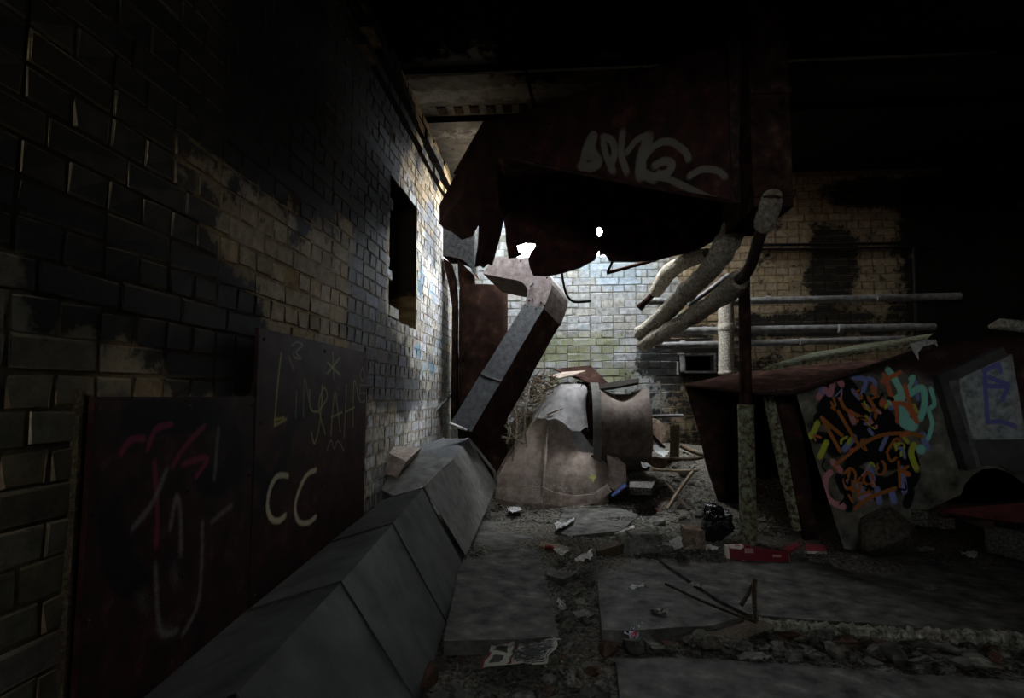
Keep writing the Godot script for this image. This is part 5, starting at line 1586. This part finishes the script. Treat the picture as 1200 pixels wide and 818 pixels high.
func build_litter() -> void:
	# newspaper
	var im := Image.create(256, 160, false, Image.FORMAT_RGB8)
	im.fill(Color(0.55, 0.54, 0.49))
	im.fill_rect(Rect2i(36, 8, 36, 50), Color(0.42, 0.07, 0.11))
	im.fill_rect(Rect2i(0, 100, 12, 60), Color(0.42, 0.08, 0.11))
	im.fill_rect(Rect2i(100, 60, 12, 96), Color(0.38, 0.07, 0.12))
	im.fill_rect(Rect2i(20, 66, 54, 32), Color(0.17, 0.18, 0.13))
	im.fill_rect(Rect2i(30, 118, 40, 28), Color(0.2, 0.2, 0.17))
	for k in 12: im.fill_rect(Rect2i(136, 14 + k * 12, 100, 5), Color(0.18, 0.18, 0.17))
	spray(im, [Vector2(104, 18), Vector2(116, 22), Vector2(118, 36), Vector2(104, 42), Vector2(96, 32), Vector2(102, 20)], 7, Color(0.02, 0.02, 0.02), 0.4, 0.1)
	for k in 60:
		spray(im, [Vector2(rng.randf_range(80, 250), rng.randf_range(20, 150)), Vector2(rng.randf_range(80, 250), rng.randf_range(20, 150))], rng.randf_range(3, 9), Color(0.025, 0.025, 0.022, 0.5), 1.0, 0.4)
	crumple("newspaper", "dirty crumpled newspaper page with red print on the ground by the board's near end", "newspaper", [[584, 742], [657, 750], [640, 780], [563, 788]], 0.03, flat_mat("newsprint", im, 0.9), 0.02)
	# red packet with a torn white end
	var pk := Image.create(256, 64, false, Image.FORMAT_RGB8)
	pk.fill(Color(0.38, 0.08, 0.12))
	pk.fill_rect(Rect2i(0, 0, 14, 64), Color(0.75, 0.72, 0.64))
	pk.fill_rect(Rect2i(78, 14, 36, 20), Color(0.62, 0.55, 0.5))
	for k in 6: pk.fill_rect(Rect2i(82 + k * 5, 16, 2, 16), Color(0.5, 0.15, 0.2))
	pk.fill_rect(Rect2i(190, 40, 34, 10), Color(0.6, 0.5, 0.45))
	spray(pk, [Vector2(20, 8), Vector2(60, 12), Vector2(70, 4)], 9, Color(0.7, 0.66, 0.55), 0.6, 0.3)
	var s := surf()
	var a := gp(852, 656, 0.0); var b := gp(926, 659, 0.0)
	var up := Vector3(0, 0.065, -0.02)
	plate(s, [a, b, b + up * 0.7, b.lerp(a, 0.4) + up * 0.85, a.lerp(b, 0.35) + up * 1.1, a + up], Vector3(0, 0, -0.035), [a + up * 1.1, b - a, -up * 1.1])
	tag(put(s, "red_packet", flat_mat("packet", pk, 0.5)), "long flattened red packet with a torn white end at the slab's back edge", "packet")
	for q in [[[[917, 643], [934, 634], [937, 640], [926, 647]], "torn red and yellow carton scrap right of the red packet"], [[[944, 637], [967, 639], [968, 645], [946, 645]], "red carton scrap with a white edge below the rusty strut"]]:
		var p := []
		for c in q[0]: p.append(gp(c[0], c[1], 0.02))
		s = surf()
		plate(s, p, Vector3(0, -0.012, 0))
		var o := tag(put(s, "red_carton", M.red_card), q[1], "carton")
		s = surf()
		plate(s, [p[3] + Vector3(0, -0.004, 0.004), p[2] + Vector3(0, -0.004, 0.004), p[2] + Vector3(0, -0.016, 0.01), p[3] + Vector3(0, -0.016, 0.01)], Vector3(0, 0, -0.002))
		put(s, "torn_edge", M.paper, o)
	# foil crisp packet
	var fo := Image.create(64, 64, false, Image.FORMAT_RGB8)
	fo.fill(Color(0.6, 0.62, 0.66))
	fo.fill_rect(Rect2i(0, 0, 40, 14), Color(0.8, 0.6, 0.08)); fo.fill_rect(Rect2i(20, 24, 30, 12), Color(0.1, 0.12, 0.16)); fo.fill_rect(Rect2i(30, 44, 30, 16), Color(0.7, 0.25, 0.32))
	crumple("foil_wrapper", "small crumpled foil wrapper with yellow and pink print near the slab corner", "wrapper", [[743, 733], [752, 738], [748, 752], [733, 749]], 0.035, flat_mat("foil", fo, 0.3), 0.03)
	var scraps := [[[[742, 688], [757, 686], [759, 692], [733, 691]], 0.062, "paper", "white paper scrap lying on the cracked slab"], [[[762, 715], [782, 715], [782, 721], [763, 720]], 0.062, "paper_dull", "cream card strip near the front of the cracked slab"],
		[[[812, 685], [824, 687], [822, 690], [805, 689]], 0.062, "paper_dull", "thin pale scrap on the wide slab beside the crack"], [[[1077, 688], [1082, 686], [1100, 691], [1092, 694]], 0.062, "paper_dull", "curled pale scrap in the middle of the wide slab"],
		[[[653, 704], [661, 706], [665, 716], [656, 718]], 0.04, "paper", "bright white crumpled scrap beside the floor board's right edge"], [[[671, 718], [690, 717], [702, 724], [676, 725]], 0.03, "paper_dull", "grey torn paper sheet between the board and the cracked slab"],
		[[[663, 788], [674, 786], [675, 800], [666, 803]], 0.03, "paper_dull", "pale roundish scrap low on the dark ground"], [[[676, 655], [694, 645], [693, 657], [674, 660]], 0.03, "paper", "crumpled white scrap at the cracked slab's back left corner"], [[[676, 668], [694, 662], [695, 671], [677, 675]], 0.03, "paper_dull", "folded grey scrap just below the crumpled white one"],
		[[[649, 645], [658, 642], [667, 648], [656, 653]], 0.04, "paper", "bluish white crumpled wrapper beside the wooden offcut"], [[[649, 614], [656, 612], [660, 619], [652, 622]], 0.04, "paper", "white lump of paper below the cowl's skirt"], [[[658, 615], [672, 609], [673, 612], [661, 618]], 0.04, "paper", "white sliver beside the lump of paper below the cowl"],
		[[[594, 597], [606, 595], [613, 599], [600, 602]], 0.03, "paper", "flat white wrapper at the tip of the fallen duct"], [[[720, 626], [742, 617], [743, 620], [722, 628]], 0.03, "paper", "long thin white splinter in front of the cowl"],
		[[[768, 637], [787, 638], [785, 642], [770, 641]], 0.04, "paper", "white saucer-like scrap left of the buff block"], [[[783, 636], [799, 630], [800, 644], [790, 646]], 0.05, "paper", "white crumpled paper touching the buff block"], [[[827, 641], [835, 640], [842, 645], [828, 646]], 0.04, "paper", "white scrap between the buff block and the bag"],
		[[[750, 543], [758, 544], [764, 549], [753, 549]], 0.02, "paper", "white scrap above the dark leaning slab piece"], [[[1125, 649], [1147, 647], [1143, 656], [1136, 653]], 0.062, "paper", "white triangular scrap under the right end of the bin"], [[[1076, 643], [1094, 642], [1094, 647], [1078, 648]], 0.062, "paper_dull", "pale scrap between the boulder and the red beam"],
		[[[864, 773], [880, 765], [905, 772], [890, 778]], 0.05, "paper_dull", "grey paper sheet at the trench's front edge"], [[[762, 526], [768, 522], [784, 531], [778, 536]], 0.02, "paper", "pale strip in the rubble right of the drum"]]
	for q in scraps:
		crumple("paper_scrap", q[3], "scrap", q[0], q[1], M[q[2]], 0.016)
	# yellow leaf on the cowl and blue plastic at its right foot
	s = surf()
	plate(s, [at(690, 560, 4.56), at(692, 556, 4.58), at(697, 557, 4.58), at(699, 559, 4.57), at(696, 562, 4.56), at(695, 567, 4.54), at(693, 562, 4.56)], Vector3(0, 0, -0.003))
	tag(put(s, "yellow_leaf", M.leaf), "single yellow leaf stuck on the front of the crumpled cowl", "leaf")
	s = surf()
	for k in 7:
		var p := at(716 + k * 2.2, 582 - k * 1.9 + rng.randf_range(-1.5, 1.5), 4.54)
		var q := at(719 + k * 2.2, 576 - k * 1.9, 4.66)
		plate(s, [p, at(720 + k * 2.2, 583 - k * 2.0, 4.54), q], Vector3(0.004, -0.004, -0.01))
	tag(put(s, "blue_wrapper", M.blue_plastic), "crinkled blue plastic wrapper under the cowl's bent flap", "wrapper")
	s = surf()
	tube(s, curve([gp(640, 642, 0.04), gp(645, 641, 0.05), gp(648, 643, 0.04)], 3), [0.012, 0.014, 0.01], 7)
	tag(put(s, "red_plastic_scrap", M.red_card), "small red plastic cap on the wooden offcut", "cap")
	tag(place(rock(0.5, 91, 3), "brown_brick_piece", M.stone_red, self, Transform3D(Basis.from_scale(Vector3(0.05, 0.035, 0.04)), gp(713, 760, -0.02))), "reddish brown broken brick left of the nearest slab", "brick")
	tag(place(rock(0.5, 92, 3), "pale_flat_stone", M.stone_grey, self, Transform3D(Basis.from_scale(Vector3(0.04, 0.035, 0.035)), gp(824, 748, 0.0))), "pale torn lump beside the rotten plank at the trench", "stone")
	tag(place(rock(0.5, 93, 4), "red_brown_lump", M.stone_red, self, Transform3D(Basis.from_scale(Vector3(0.03, 0.05, 0.05)), gp(503, 795, -0.01))), "red brown lump against the near foot of the fallen duct", "stone")
